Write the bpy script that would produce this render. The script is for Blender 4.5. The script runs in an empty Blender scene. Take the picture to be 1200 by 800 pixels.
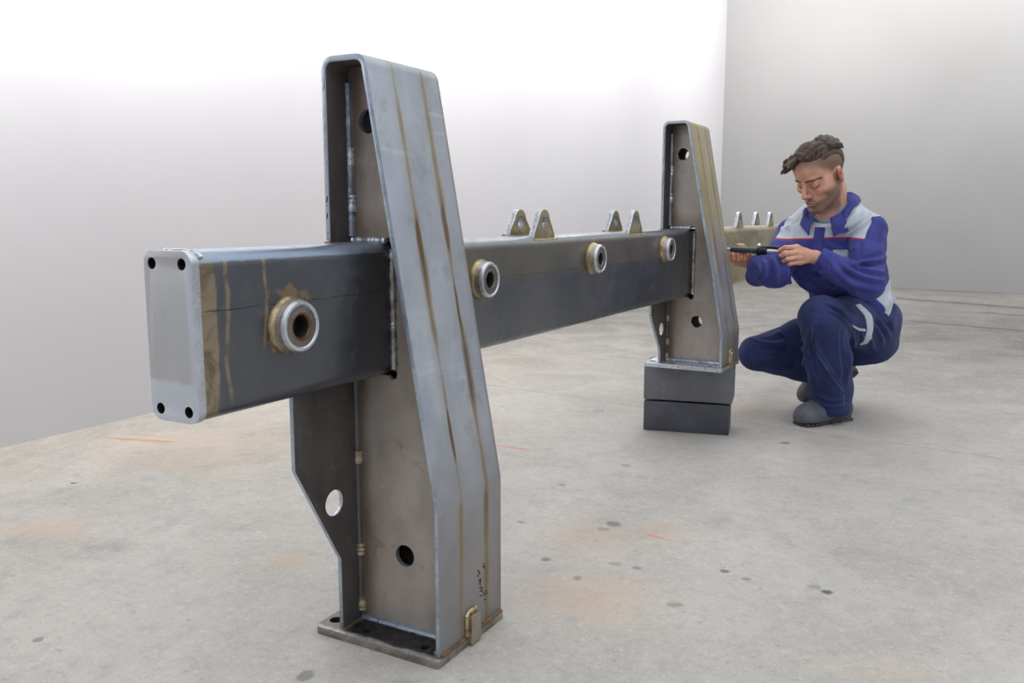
import bpy, bmesh, math, random
import numpy as np
from mathutils import Vector, Matrix
from mathutils.bvhtree import BVHTree
from mathutils.geometry import tessellate_polygon

random.seed(4)
rng = np.random.RandomState(7)
scene = bpy.context.scene
COL = scene.collection

# ------------------------------------------------------------------ camera
cam_data = bpy.data.cameras.new('camera')
cam = bpy.data.objects.new('camera', cam_data)
COL.objects.link(cam)
cam_data.sensor_fit = 'HORIZONTAL'
cam_data.sensor_width = 36.0
cam_data.lens = 30.56
cam_data.clip_end = 200
cam.matrix_world = Matrix((
    (0.87241, -0.07085, 0.48361, 1.0219),
    (0.48878, 0.12576, -0.86330, -0.8725),
    (0.00035, 0.98953, 0.14434, 0.85),
    (0, 0, 0, 1)))
scene.camera = cam

# ------------------------------------------------------------------ world: pale overcast sky
world = bpy.data.worlds.new('overcast_sky')
scene.world = world
world.use_nodes = True
wt = world.node_tree
wt.nodes.clear()
w_out = wt.nodes.new('ShaderNodeOutputWorld')
w_bg = wt.nodes.new('ShaderNodeBackground')
w_geo = wt.nodes.new('ShaderNodeTexCoord')
w_sep = wt.nodes.new('ShaderNodeSeparateXYZ')
w_ramp = wt.nodes.new('ShaderNodeValToRGB')
w_ramp.color_ramp.elements[0].position = 0.0
w_ramp.color_ramp.elements[0].color = (0.17, 0.175, 0.185, 1)
w_mid = w_ramp.color_ramp.elements.new(0.32)
w_mid.color = (0.62, 0.645, 0.68, 1)
w_ramp.color_ramp.elements[1].position = 0.9
w_ramp.color_ramp.elements[1].color = (0.97, 1.0, 1.04, 1)
wt.links.new(w_geo.outputs['Generated'], w_sep.inputs[0])
wt.links.new(w_sep.outputs['Z'], w_ramp.inputs[0])
wt.links.new(w_ramp.outputs[0], w_bg.inputs[0])
wt.links.new(w_bg.outputs[0], w_out.inputs[0])
w_bg.inputs[1].default_value = 1.62

scene.view_settings.view_transform = 'Standard'
scene.view_settings.look = 'None'
scene.view_settings.exposure = 0.0
scene.view_settings.gamma = 1.0
scene.view_settings.use_curve_mapping = False


FILL_TILT = (-0.08, -0.12, -0.3, -0.6, -0.8)
FILL_P = (38, 36, 50, 64, 72)
FILL_BACK = 390


def area_lamp(name, loc, target, sx, sy, power, color=(1, 1, 1)):
    d = bpy.data.lights.new(name, 'AREA')
    d.shape = 'RECTANGLE'
    d.size = sx
    d.size_y = sy
    d.energy = power
    d.color = color
    o = bpy.data.objects.new(name, d)
    COL.objects.link(o)
    o.location = loc
    o.rotation_euler = (Vector(target) - Vector(loc)).to_track_quat('-Z', 'Y').to_euler()
    return o


# added unseen strip lamps, turned to the walls for a bright-to-grey fall-off
for k, y in enumerate((-0.6, 1.2, 3.2, 5.4, 7.6)):
    off = 0.62 + 0.125 * max(0.0, y - 1.0)
    zl = 2.18 + 0.235 * (y - 1.0)
    area_lamp('added_wall_lamp', (-2.14 + off, y, zl), (-2.14, y, zl + FILL_TILT[k] * off), (1.8, 1.8, 2.2, 2.4, 2.6)[k], 0.12, FILL_P[k])
area_lamp('added_wall_lamp', (2.6, 8.0, 4.2), (2.6, 10.2, 3.45), 9.0, 0.12, FILL_BACK)  # added unseen lamp that brightens the upper back wall


# ------------------------------------------------------------------ helpers
def link(o, parent=None):
    COL.objects.link(o)
    if parent is not None:
        o.parent = parent
        o.matrix_parent_inverse = Matrix.Translation(-base_of(parent))
    return o


BASE = {}


def base_of(o):
    return BASE.get(o.name, Vector((0, 0, 0)))


def tag(o, label=None, cat=None, group=None, kind=None):
    if label: o['label'] = label
    if cat: o['category'] = cat
    if group: o['group'] = group
    if kind: o['kind'] = kind
    return o


def empty(name, loc, label, cat, group=None):
    o = bpy.data.objects.new(name, None)
    COL.objects.link(o)
    o.location = loc
    o.empty_display_size = 0.05
    BASE[o.name] = Vector(loc)
    return tag(o, label, cat, group)


def mesh_obj(name, verts, faces, mats, parent=None, smooth=False, bevel=0, fmat=None, seg=2, angle=35):
    me = bpy.data.meshes.new(name)
    me.from_pydata([tuple(map(float, v)) for v in verts], [], faces)
    if not isinstance(mats, (list, tuple)):
        mats = [mats]
    for m in mats:
        me.materials.append(m)
    if fmat is not None:
        me.polygons.foreach_set('material_index', fmat)
    bm = bmesh.new()
    bm.from_mesh(me)
    bmesh.ops.remove_doubles(bm, verts=bm.verts, dist=1e-6)
    bmesh.ops.recalc_face_normals(bm, faces=bm.faces)
    if bevel > 0:
        es = [e for e in bm.edges if len(e.link_faces) == 2 and e.calc_face_angle(0) > math.radians(angle)]
        bmesh.ops.bevel(bm, geom=es, offset=bevel, segments=seg, affect='EDGES', profile=0.5, clamp_overlap=True)
    bm.to_mesh(me)
    bm.free()
    if smooth or bevel > 0:
        me.polygons.foreach_set('use_smooth', [True] * len(me.polygons))
        try:
            me.set_sharp_from_angle(angle=math.radians(38))
        except Exception:
            pass
    o = bpy.data.objects.new(name, me)
    return link(o, parent)


def circle2(cx, cy, r, n=28):
    return [(cx + r * math.cos(2 * math.pi * i / n), cy + r * math.sin(2 * math.pi * i / n)) for i in range(n)]


def round_poly(pts, radii, n=6):
    """round the corners of a closed polygon"""
    out = []
    N = len(pts)
    for i in range(N):
        p = Vector(pts[i]); a = Vector(pts[i - 1]); b = Vector(pts[(i + 1) % N])
        r = radii[i] if isinstance(radii, (list, tuple)) else radii
        if r <= 0:
            out.append(tuple(p)); continue
        d1 = (a - p).normalized(); d2 = (b - p).normalized()
        ang = d1.angle(d2)
        t = r / math.tan(ang / 2)
        c = p + (d1 + d2).normalized() * (r / math.sin(ang / 2))
        s = p + d1 * t - c; e = p + d2 * t - c
        a0 = math.atan2(s.y, s.x); a1 = math.atan2(e.y, e.x)
        da = (a1 - a0 + math.pi) % (2 * math.pi) - math.pi
        for k in range(n + 1):
            q = a0 + da * k / n
            out.append((c.x + r * math.cos(q), c.y + r * math.sin(q)))
    return out


def emb(axis, u, v, w):
    if axis == 'x': return (w, u, v)
    if axis == 'y': return (u, w, v)
    return (u, v, w)


def plate(name, outer, holes, axis, c0, c1, mats, parent=None, bevel=0.0012):
    """flat plate: outline with holes, extruded along one axis.  mats: [face, rim, hole rim]"""
    loops = [outer] + list(holes)
    tris = tessellate_polygon([[Vector((p[0], p[1], 0)) for p in l] for l in loops])
    flat = [p for l in loops for p in l]
    n = len(flat)
    verts = [emb(axis, p[0], p[1], c0) for p in flat] + [emb(axis, p[0], p[1], c1) for p in flat]
    faces = []; fm = []
    for t in tris:
        faces.append(tuple(t)); fm.append(0)
        faces.append(tuple(i + n for i in reversed(t))); fm.append(0)
    k = 0
    for li, l in enumerate(loops):
        m = len(l)
        for i in range(m):
            a = k + i; b = k + (i + 1) % m
            faces.append((a, b, b + n, a + n)); fm.append(1 if li == 0 else 2)
        k += m
    if not isinstance(mats, (list, tuple)):
        mats = [mats] * 3
    while len(mats) < 3:
        mats = list(mats) + [mats[-1]]
    return mesh_obj(name, verts, faces, mats, parent, bevel=bevel, fmat=fm, seg=2)


def box(name, lo, hi, mats, parent=None, bevel=0.001, rotz=0.0, pivot=None):
    x0, y0, z0 = lo; x1, y1, z1 = hi
    v = [(x, y, z) for x in (x0, x1) for y in (y0, y1) for z in (z0, z1)]
    if rotz:
        c, s = math.cos(rotz), math.sin(rotz); px, py = pivot
        v = [(px + (x - px) * c - (y - py) * s, py + (x - px) * s + (y - py) * c, z) for x, y, z in v]
    f = [(0, 1, 3, 2), (4, 6, 7, 5), (0, 4, 5, 1), (2, 3, 7, 6), (0, 2, 6, 4), (1, 5, 7, 3)]
    return mesh_obj(name, v, f, mats, parent, bevel=bevel)


def frame_of(d):
    d = Vector(d).normalized()
    a = Vector((0, 0, 1)) if abs(d.z) < 0.9 else Vector((1, 0, 0))
    u = d.cross(a).normalized()
    return u, d.cross(u).normalized()


def lathe(name, p0, direction, prof, mats, parent=None, n=36, fmat=None, bevel=0.0):
    """profile of (radius, height) revolved about an axis; material per profile segment"""
    d = Vector(direction).normalized(); u, w = frame_of(d); p0 = Vector(p0)
    verts = []; faces = []; fm = []
    for r, h in prof:
        for i in range(n):
            a = 2 * math.pi * i / n
            verts.append(p0 + d * h + (u * math.cos(a) + w * math.sin(a)) * max(r, 1e-4))
    for k in range(len(prof) - 1):
        for i in range(n):
            j = (i + 1) % n
            faces.append((k * n + i, k * n + j, (k + 1) * n + j, (k + 1) * n + i))
            fm.append(fmat[k] if fmat else 0)
    faces.append(tuple(range(n))); fm.append(fmat[0] if fmat else 0)
    faces.append(tuple((len(prof) - 1) * n + i for i in range(n))); fm.append(fmat[-1] if fmat else 0)
    return mesh_obj(name, verts, faces, mats, parent, smooth=True, fmat=fm, bevel=bevel)


def tube(name, pts, rad, mats, parent=None, n=10, wob=0.0, ripple=0.0, flat=1.0, closed_ends=True):
    """tube through points with a radius per point; ripples make it a weld bead"""
    pts = [Vector(p) for p in pts]
    verts = []; faces = []
    N = len(pts)
    rad = rad if isinstance(rad, (list, tuple)) else [rad] * N
    u0 = None
    for i, p in enumerate(pts):
        d = (pts[min(i + 1, N - 1)] - pts[max(i - 1, 0)]).normalized()
        if u0 is None:
            u0, _ = frame_of(d)
        u = (u0 - d * u0.dot(d)).normalized(); w = d.cross(u); u0 = u
        r = rad[i] * (1 + ripple * math.sin(i * 2.1) + wob * (random.random() - .5))
        for k in range(n):
            a = 2 * math.pi * k / n
            verts.append(p + (u * math.cos(a) + w * math.sin(a) * flat) * r)
    for i in range(N - 1):
        for k in range(n):
            j = (k + 1) % n
            faces.append((i * n + k, i * n + j, (i + 1) * n + j, (i + 1) * n + k))
    if closed_ends:
        faces.append(tuple(range(n)))
        faces.append(tuple((N - 1) * n + k for k in range(n)))
    return mesh_obj(name, verts, faces, mats, parent, smooth=True)


def seg_pts(a, b, step=0.004):
    a = Vector(a); b = Vector(b)
    n = max(2, int((b - a).length / step))
    return [a.lerp(b, i / n) for i in range(n + 1)]


# ------------------------------------------------------------------ material toolkit
class NT:
    def __init__(self, name):
        self.m = bpy.data.materials.new(name)
        self.m.use_nodes = True
        self.t = self.m.node_tree
        self.t.nodes.clear()
        self.out = self.t.nodes.new('ShaderNodeOutputMaterial')
        self.b = self.t.nodes.new('ShaderNodeBsdfPrincipled')
        self.t.links.new(self.b.outputs[0], self.out.inputs[0])
        self.co = self.t.nodes.new('ShaderNodeTexCoord').outputs['Object']

    def put(self, sock, val):
        if isinstance(val, bpy.types.NodeSocket):
            self.t.links.new(val, sock)
        elif val is not None:
            if isinstance(val, tuple) and len(val) == 3 and sock.type == 'RGBA':
                val = (*val, 1)
            sock.default_value = val

    def math(self, op, a, b=None, c=None, clamp=False):
        n = self.t.nodes.new('ShaderNodeMath'); n.operation = op; n.use_clamp = clamp
        for i, x in enumerate((a, b, c)):
            if x is not None: self.put(n.inputs[i], x)
        return n.outputs[0]

    def vmath(self, op, a, b=None):
        n = self.t.nodes.new('ShaderNodeVectorMath'); n.operation = op
        self.put(n.inputs[0], a)
        if b is not None: self.put(n.inputs[1], b)
        return n.outputs['Value'] if op in ('LENGTH', 'DISTANCE', 'DOT_PRODUCT') else n.outputs[0]

    def scale(self, s, rot=(0, 0, 0), co=None):
        n = self.t.nodes.new('ShaderNodeMapping')
        self.put(n.inputs['Vector'], co or self.co)
        n.inputs['Scale'].default_value = s
        n.inputs['Rotation'].default_value = rot
        return n.outputs[0]

    def noise(self, s, detail=4, rough=0.55, co=None, dist=0.0):
        n = self.t.nodes.new('ShaderNodeTexNoise')
        self.put(n.inputs['Vector'], co or self.co)
        n.inputs['Scale'].default_value = s
        n.inputs['Detail'].default_value = detail
        n.inputs['Roughness'].default_value = rough
        n.inputs['Distortion'].default_value = dist
        return n.outputs['Fac']

    def step(self, x, a, b, lo=0.0, hi=1.0):
        n = self.t.nodes.new('ShaderNodeMapRange'); n.interpolation_type = 'SMOOTHSTEP'
        self.put(n.inputs['Value'], x)
        n.inputs['From Min'].default_value = a; n.inputs['From Max'].default_value = b
        n.inputs['To Min'].default_value = lo; n.inputs['To Max'].default_value = hi
        return n.outputs[0]

    def mix(self, f, a, b, mode='MIX'):
        n = self.t.nodes.new('ShaderNodeMix'); n.data_type = 'RGBA'; n.blend_type = mode
        self.put(n.inputs[0], f); self.put(n.inputs[6], a); self.put(n.inputs[7], b)
        return n.outputs[2]

    def xyz(self, co=None):
        n = self.t.nodes.new('ShaderNodeSeparateXYZ'); self.put(n.inputs[0], co or self.co)
        return n.outputs

    def attr(self, name):
        n = self.t.nodes.new('ShaderNodeAttribute'); n.attribute_name = name
        return n.outputs['Fac']

    def bump(self, h, strength=0.2, dist=0.01):
        n = self.t.nodes.new('ShaderNodeBump')
        n.inputs['Strength'].default_value = strength; n.inputs['Distance'].default_value = dist
        self.put(n.inputs['Height'], h)
        self.t.links.new(n.outputs[0], self.b.inputs['Normal'])

    def set(self, **kw):
        for k, v in kw.items():
            self.put(self.b.inputs[k.replace('_', ' ')], v)
        return self.m


def sr(r, g, b):
    f = lambda c: (c / 255 / 12.92) if c / 255 <= 0.04045 else ((c / 255 + 0.055) / 1.055) ** 2.4
    return (f(r), f(g), f(b))


def steel(name, a, b, c=None, metal=0.6, rough=0.42, sc=6.0, stretch=(1, 1, 1), bump=0.06, fine=90):
    t = NT(name)
    co = t.scale(stretch)
    n1 = t.noise(sc, 6, 0.6, co)
    n2 = t.noise(sc * 4.5, 5, 0.65, co, 0.6)
    col = t.mix(t.step(n1, 0.35, 0.66), a, b)
    if c is not None:
        col = t.mix(t.math('MULTIPLY', t.step(n2, 0.52, 0.72), 0.6), col, c)
    fn = t.noise(fine, 3, 0.6)
    t.bump(fn, bump, 0.004)
    return t.set(Base_Color=col, Metallic=metal, Roughness=t.step(n2, 0.3, 0.7, rough - 0.08, rough + 0.1))


# mill scale of the beam: dark blue-black, tan heat band behind the end plate, golden oxide beyond the far post
def mill_scale():
    t = NT('mill_scale_steel')
    x, y, z = t.xyz()
    n1 = t.noise(3.0, 6, 0.6)
    n2 = t.noise(22, 5, 0.65, None, 0.8)
    n3 = t.noise(9, 4, 0.6, t.scale((1, 0.3, 1.0)))
    col = t.mix(t.step(n1, 0.35, 0.65), sr(90, 94, 102), sr(108, 110, 116))
    col = t.mix(t.math('MULTIPLY', t.step(n2, 0.55, 0.75), 0.35), col, sr(128, 122, 116))
    # olive oxide on the upper half of the side between the posts
    up = t.math('MULTIPLY', t.step(z, 0.69, 0.705), t.math('MULTIPLY', t.step(y, 0.62, 0.75), t.step(y, 2.3, 1.7)))
    col = t.mix(t.math('MULTIPLY', up, t.step(n1, 0.3, 0.65, 0.3, 0.8)), col, sr(122, 116, 98))
    # golden oxide on the far run
    far = t.math('MULTIPLY', t.step(y, 2.5, 2.62), t.step(n1, 0.2, 0.6, 0.6, 1.0))
    gold = t.mix(t.step(n3, 0.4, 0.62), sr(172, 158, 108), sr(130, 117, 82))
    col = t.mix(far, col, gold)
    # ground tan bands next to the end plate and the wavy tan scorch lines
    edge = t.math('ADD', y, t.math('MULTIPLY', t.math('SUBTRACT', n2, 0.5), 0.016))
    band = t.math('MULTIPLY', t.step(edge, 0.046, 0.040), t.step(x, -0.012, -0.004))
    tan = t.mix(t.step(n2, 0.4, 0.65), sr(160, 146, 124), sr(118, 104, 86))
    col = t.mix(band, col, tan)
    wav = t.math('ADD', y, t.math('MULTIPLY', t.math('SUBTRACT', t.noise(5.5, 3, 0.5, t.scale((0.1, 0.1, 1.0))), 0.5), 0.05))
    for c, w, lo, hi in ((0.066, 0.006, 0.55, 0.80), (0.145, 0.005, 0.62, 0.80)):
        b = t.step(t.math('ABSOLUTE', t.math('SUBTRACT', wav, c)), w, w * 0.35)
        b = t.math('MULTIPLY', b, t.math('MULTIPLY', t.step(z, lo, lo + 0.04), t.step(x, -0.012, -0.004)))
        b = t.math('MULTIPLY', b, t.step(n2, 0.38, 0.58, 0.15, 0.85))
        col = t.mix(b, col, sr(158, 142, 112))
    # brown scorch round the bosses
    for by, bz in BOSS[:4]:
        d = t.vmath('DISTANCE', t.vmath('MULTIPLY', t.co, (0, 1, 0.8)), (0, by, bz * 0.8))
        d = t.math('ADD', d, t.math('MULTIPLY', t.math('SUBTRACT', n2, 0.5), 0.05))
        s_ = 0.6 if by < 0.5 else 0.3
        col = t.mix(t.math('MULTIPLY', t.step(d, 0.064, 0.052, 0, s_), t.step(t.noise(13, 3, 0.6), 0.50, 0.56)), col, sr(168, 138, 92))
    # bluish sky reflection painted into the colour along the upper edge
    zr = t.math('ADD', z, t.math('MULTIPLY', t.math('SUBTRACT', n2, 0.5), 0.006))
    sky_sheen = t.math('MULTIPLY', t.step(zr, Z_T - 0.019, Z_T - 0.015), t.step(y, 0.60, 0.40, 0.35, 0.85))
    sky_sheen = t.math('MULTIPLY', sky_sheen, t.step(y, 2.6, 2.5))
    col = t.mix(sky_sheen, col, sr(150, 166, 186))
    rough = t.step(n2, 0.3, 0.7, 0.34, 0.5)
    t.bump(t.noise(120, 3, 0.6), 0.05, 0.003)
    return t.set(Base_Color=col, Metallic=0.88, Roughness=rough, Coat_Weight=0.5, Coat_Roughness=0.25)


def flange_steel(name, y0, y1, zk, zbot, tint, a, b, spots=()):
    """pale plate with two rusty vertical heat marks where the webs are welded behind it"""
    t = NT(name)
    x, y, z = t.xyz()
    n1 = t.noise(4, 6, 0.6)
    n2 = t.noise(16, 5, 0.6, t.scale((1, 1, 0.35)))
    ns = t.noise(7, 4, 0.6, t.scale((0.3, 0.3, 1.0)))
    col = t.mix(t.step(n1, 0.35, 0.65), a, b)
    col = t.mix(t.math('MULTIPLY', t.step(n2, 0.5, 0.72), 0.4), col, sr(196, 199, 204))
    scr = t.noise(30, 3, 0.6, t.scale((1, 0.12, 1.0), (0.5, 0, 0)))
    col = t.mix(t.step(scr, 0.60, 0.74, 0, 0.35), col, sr(206, 209, 212))
    col = t.mix(t.step(t.noise(11, 5, 0.65), 0.52, 0.72, 0, 0.45), col, sr(128, 126, 126))
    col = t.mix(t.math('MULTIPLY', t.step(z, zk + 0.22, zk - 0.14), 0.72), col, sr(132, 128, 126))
    if tint is not None:
        tt = t.math('MULTIPLY', t.step(z, zbot + 0.30, zbot + 0.62), t.step(n1, 0.3, 0.6, 0.5, 0.95))
        col = t.mix(tt, col, tint)
    blot = t.noise(4.2, 2, 0.4, t.scale((0.2, 0.2, 1.0)))
    for yy, ph in ((y0, 0.0), (y1, 3.7)):
        bl = t.noise(4.6, 2, 0.45, t.vmath('ADD', t.scale((0.1, 0.1, 1.0)), (ph, ph, ph)))
        d = t.math('ABSOLUTE', t.math('ADD', t.math('SUBTRACT', y, yy),
                                      t.math('MULTIPLY', t.math('SUBTRACT', ns, 0.5), 0.014)))
        wide = t.step(bl, 0.38, 0.66, 0.0055, 0.0145)
        mm = t.math('SUBTRACT', 1.0, t.math('DIVIDE', d, wide), clamp=True)
        mm = t.math('POWER', mm, 0.7)
        mm = t.math('MULTIPLY', mm, t.step(bl, 0.30, 0.60, 0.30, 1.0))
        mm = t.math('MULTIPLY', mm, t.step(n2, 0.25, 0.5, 0.6, 1.0))
        low = t.math('MULTIPLY', t.step(z, zk + 0.0, zk - 0.02), t.step(z, zk - 0.20, zk - 0.10))
        lowm = t.math('MULTIPLY', low, t.step(d, 0.010, 0.003))
        mm = t.math('MAXIMUM', mm, t.math('MULTIPLY', lowm, 0.7))
        col = t.mix(t.step(d, 0.034, 0.004, 0, 0.22), col, sr(150, 144, 122))
        col = t.mix(mm, col, t.mix(t.step(bl, 0.5, 0.68), sr(134, 114, 66), sr(92, 68, 42)))
    for sy, sz, hw, hl_ in spots:      # dark lens-shaped burn marks
        ya = t.math('ADD', y, t.math('MULTIPLY', t.math('SUBTRACT', ns, 0.5), 0.012))
        e = t.math('ADD', t.math('POWER', t.math('DIVIDE', t.math('SUBTRACT', ya, sy), hw), 2.0), t.math('POWER', t.math('DIVIDE', t.math('SUBTRACT', z, sz), hl_), 2.0))
        e = t.math('ADD', e, t.math('MULTIPLY', t.math('SUBTRACT', n2, 0.5), 0.7))
        col = t.mix(t.step(e, 1.1, 0.35, 0, 0.85), col, sr(94, 68, 44))
    rim = t.math('MULTIPLY', t.step(y, y1 + 0.045, y1 + 0.062), t.step(n2, 0.3, 0.6, 0.2, 0.7))
    col = t.mix(rim, col, sr(120, 98, 58))
    t.bump(t.noise(110, 3, 0.6), 0.05, 0.003)
    return t.set(Base_Color=col, Metallic=0.45, Roughness=t.step(n2, 0.3, 0.7, 0.36, 0.5))


# frame dimensions (metres); x: across the beam, y: along it, z: up.  beam's visible side is x = 0
W_B, Z_B, Z_T = 0.102, 0.5395, 0.7967
BOSS = [(0.196, 0.668), (0.806, 0.705), (1.425, 0.725), (2.035, 0.731)]
M = {}
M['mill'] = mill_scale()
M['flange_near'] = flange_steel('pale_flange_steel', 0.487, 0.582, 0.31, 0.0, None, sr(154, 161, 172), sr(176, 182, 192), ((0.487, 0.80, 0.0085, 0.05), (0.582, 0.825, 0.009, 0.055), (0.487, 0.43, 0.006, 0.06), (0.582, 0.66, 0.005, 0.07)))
M['flange_far'] = flange_steel('golden_flange_steel', 2.356, 2.452, 0.41, 0.27, sr(168, 155, 110), sr(138, 136, 148), sr(166, 165, 174))
M['web_plain'] = steel('brown_web_steel', sr(168, 158, 149), sr(142, 130, 120), sr(184, 174, 164), 0.45, 0.45, 7, (1, 1, 0.6))
def web_steel():
    t = NT('brown_web_steel')
    x, y, z = t.xyz()
    n1 = t.noise(6, 6, 0.62, t.scale((1, 1, 0.6)))
    n2 = t.noise(24, 5, 0.65, None, 0.6)
    col = t.mix(t.step(n1, 0.32, 0.68), sr(158, 147, 138), sr(182, 176, 170))
    col = t.mix(t.step(n2, 0.56, 0.72, 0, 0.5), col, sr(190, 182, 172))
    col = t.mix(t.step(n2, 0.42, 0.28, 0, 0.4), col, sr(108, 96, 86))
    ed = t.math('ADD', x, t.math('MULTIPLY', t.math('SUBTRACT', n1, 0.5), 0.05))
    col = t.mix(t.step(ed, -0.045, -0.085, 0, 0.75), col, sr(98, 76, 58))
    col = t.mix(t.step(t.math('ABSOLUTE', t.math('SUBTRACT', z, 0.80)), 0.075, 0.015, 0, 0.5), col, sr(116, 92, 72))
    t.bump(t.noise(110, 3, 0.6), 0.06, 0.003)
    return t.set(Base_Color=col, Metallic=0.45, Roughness=t.step(n2, 0.3, 0.7, 0.38, 0.52))


def foot_steel():
    t = NT('foot_plate_steel')
    x, y, z = t.xyz()
    n1 = t.noise(14, 5, 0.65, None, 0.5)
    n2 = t.noise(60, 4, 0.6)
    col = t.mix(t.step(n1, 0.35, 0.65), sr(104, 98, 92), sr(128, 122, 116))
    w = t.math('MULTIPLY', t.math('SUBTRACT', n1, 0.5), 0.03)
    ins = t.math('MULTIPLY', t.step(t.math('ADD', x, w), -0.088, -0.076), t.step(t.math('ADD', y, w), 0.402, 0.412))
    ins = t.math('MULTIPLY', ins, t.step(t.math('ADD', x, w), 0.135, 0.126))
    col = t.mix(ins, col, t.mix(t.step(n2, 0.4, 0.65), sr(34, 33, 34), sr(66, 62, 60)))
    edge = t.math('MULTIPLY', t.step(t.math('ADD', y, w), 0.412, 0.402), t.step(n2, 0.3, 0.6, 0.4, 1.0))
    col = t.mix(edge, col, sr(178, 178, 178))
    return t.set(Base_Color=col, Metallic=0.45, Roughness=0.42)


M['web'] = web_steel()
M['foot'] = foot_steel()
M['dark'] = steel('dark_gusset_steel', sr(104, 99, 96), sr(82, 79, 78), sr(122, 115, 108), 0.4, 0.46, 6, (1, 1, 0.5))
M['cut'] = steel('bright_cut_edge', sr(184, 196, 210), sr(150, 165, 182), sr(218, 223, 228), 0.75, 0.34, 14)
M['ground'] = steel('ground_end_plate', sr(168, 170, 174), sr(150, 152, 156), sr(184, 188, 194), 0.6, 0.38, 5, (1, 1, 0.5))
M['polish'] = steel('polished_steel', sr(200, 206, 214), sr(184, 190, 198), sr(214, 216, 220), 0.7, 0.32, 18)
M['weld'] = steel('weld_bead_steel', sr(172, 170, 166), sr(112, 108, 104), sr(222, 222, 218), 0.75, 0.34, 40, (1, 1, 1), 0.25, 160)
M['weld_gold'] = steel('straw_weld_steel', sr(190, 174, 138), sr(138, 118, 86), sr(222, 212, 184), 0.75, 0.36, 45, (1, 1, 1), 0.25, 160)
M['seamweld'] = steel('blue_grey_weld_steel', sr(150, 158, 170), sr(112, 120, 132), sr(204, 208, 214), 0.7, 0.34, 36, (1, 1, 0.3), 0.2, 160)
M['darkweld'] = steel('dull_weld_steel', sr(112, 112, 112), sr(88, 88, 88), sr(132, 130, 126), 0.5, 0.42, 30, (1, 1, 0.3), 0.15, 160)
M['footrim'] = steel('worn_plate_rim', sr(150, 146, 140), sr(112, 106, 98), sr(196, 194, 188), 0.6, 0.4, 22)
M['ringface'] = steel('grey_ring_face', sr(122, 118, 112), sr(98, 94, 90), sr(146, 140, 130), 0.55, 0.4, 16)
M['tack'] = steel('ground_tack_weld', sr(186, 170, 148), sr(150, 132, 112), sr(206, 190, 168), 0.4, 0.5, 60)
M['turned'] = steel('turned_boss_steel', sr(168, 160, 152), sr(140, 132, 124), sr(192, 184, 172), 0.7, 0.32, 12)
M['bore'] = steel('brown_bore_steel', sr(122, 88, 60), sr(90, 66, 48), None, 0.6, 0.4, 30)
M['hole'] = steel('dark_hole_steel', sr(40, 38, 38), sr(28, 27, 27), None, 0.3, 0.6, 20)
M['lug'] = steel('golden_lug_steel', sr(168, 156, 122), sr(132, 120, 92), sr(196, 188, 164), 0.6, 0.36, 14)
M['block'] = steel('block_steel', sr(116, 118, 125), sr(102, 104, 111), sr(130, 131, 136), 0.3, 0.5, 5)
M['block_low'] = steel('dark_block_steel', sr(84, 86, 94), sr(70, 72, 80), sr(98, 100, 106), 0.3, 0.5, 7)
M['rust'] = steel('rusty_steel', sr(120, 92, 64), sr(92, 72, 52), sr(158, 128, 92), 0.4, 0.5, 30)
M['ink'] = NT('black_marker_ink').set(Base_Color=sr(38, 36, 38), Roughness=0.6)


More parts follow.
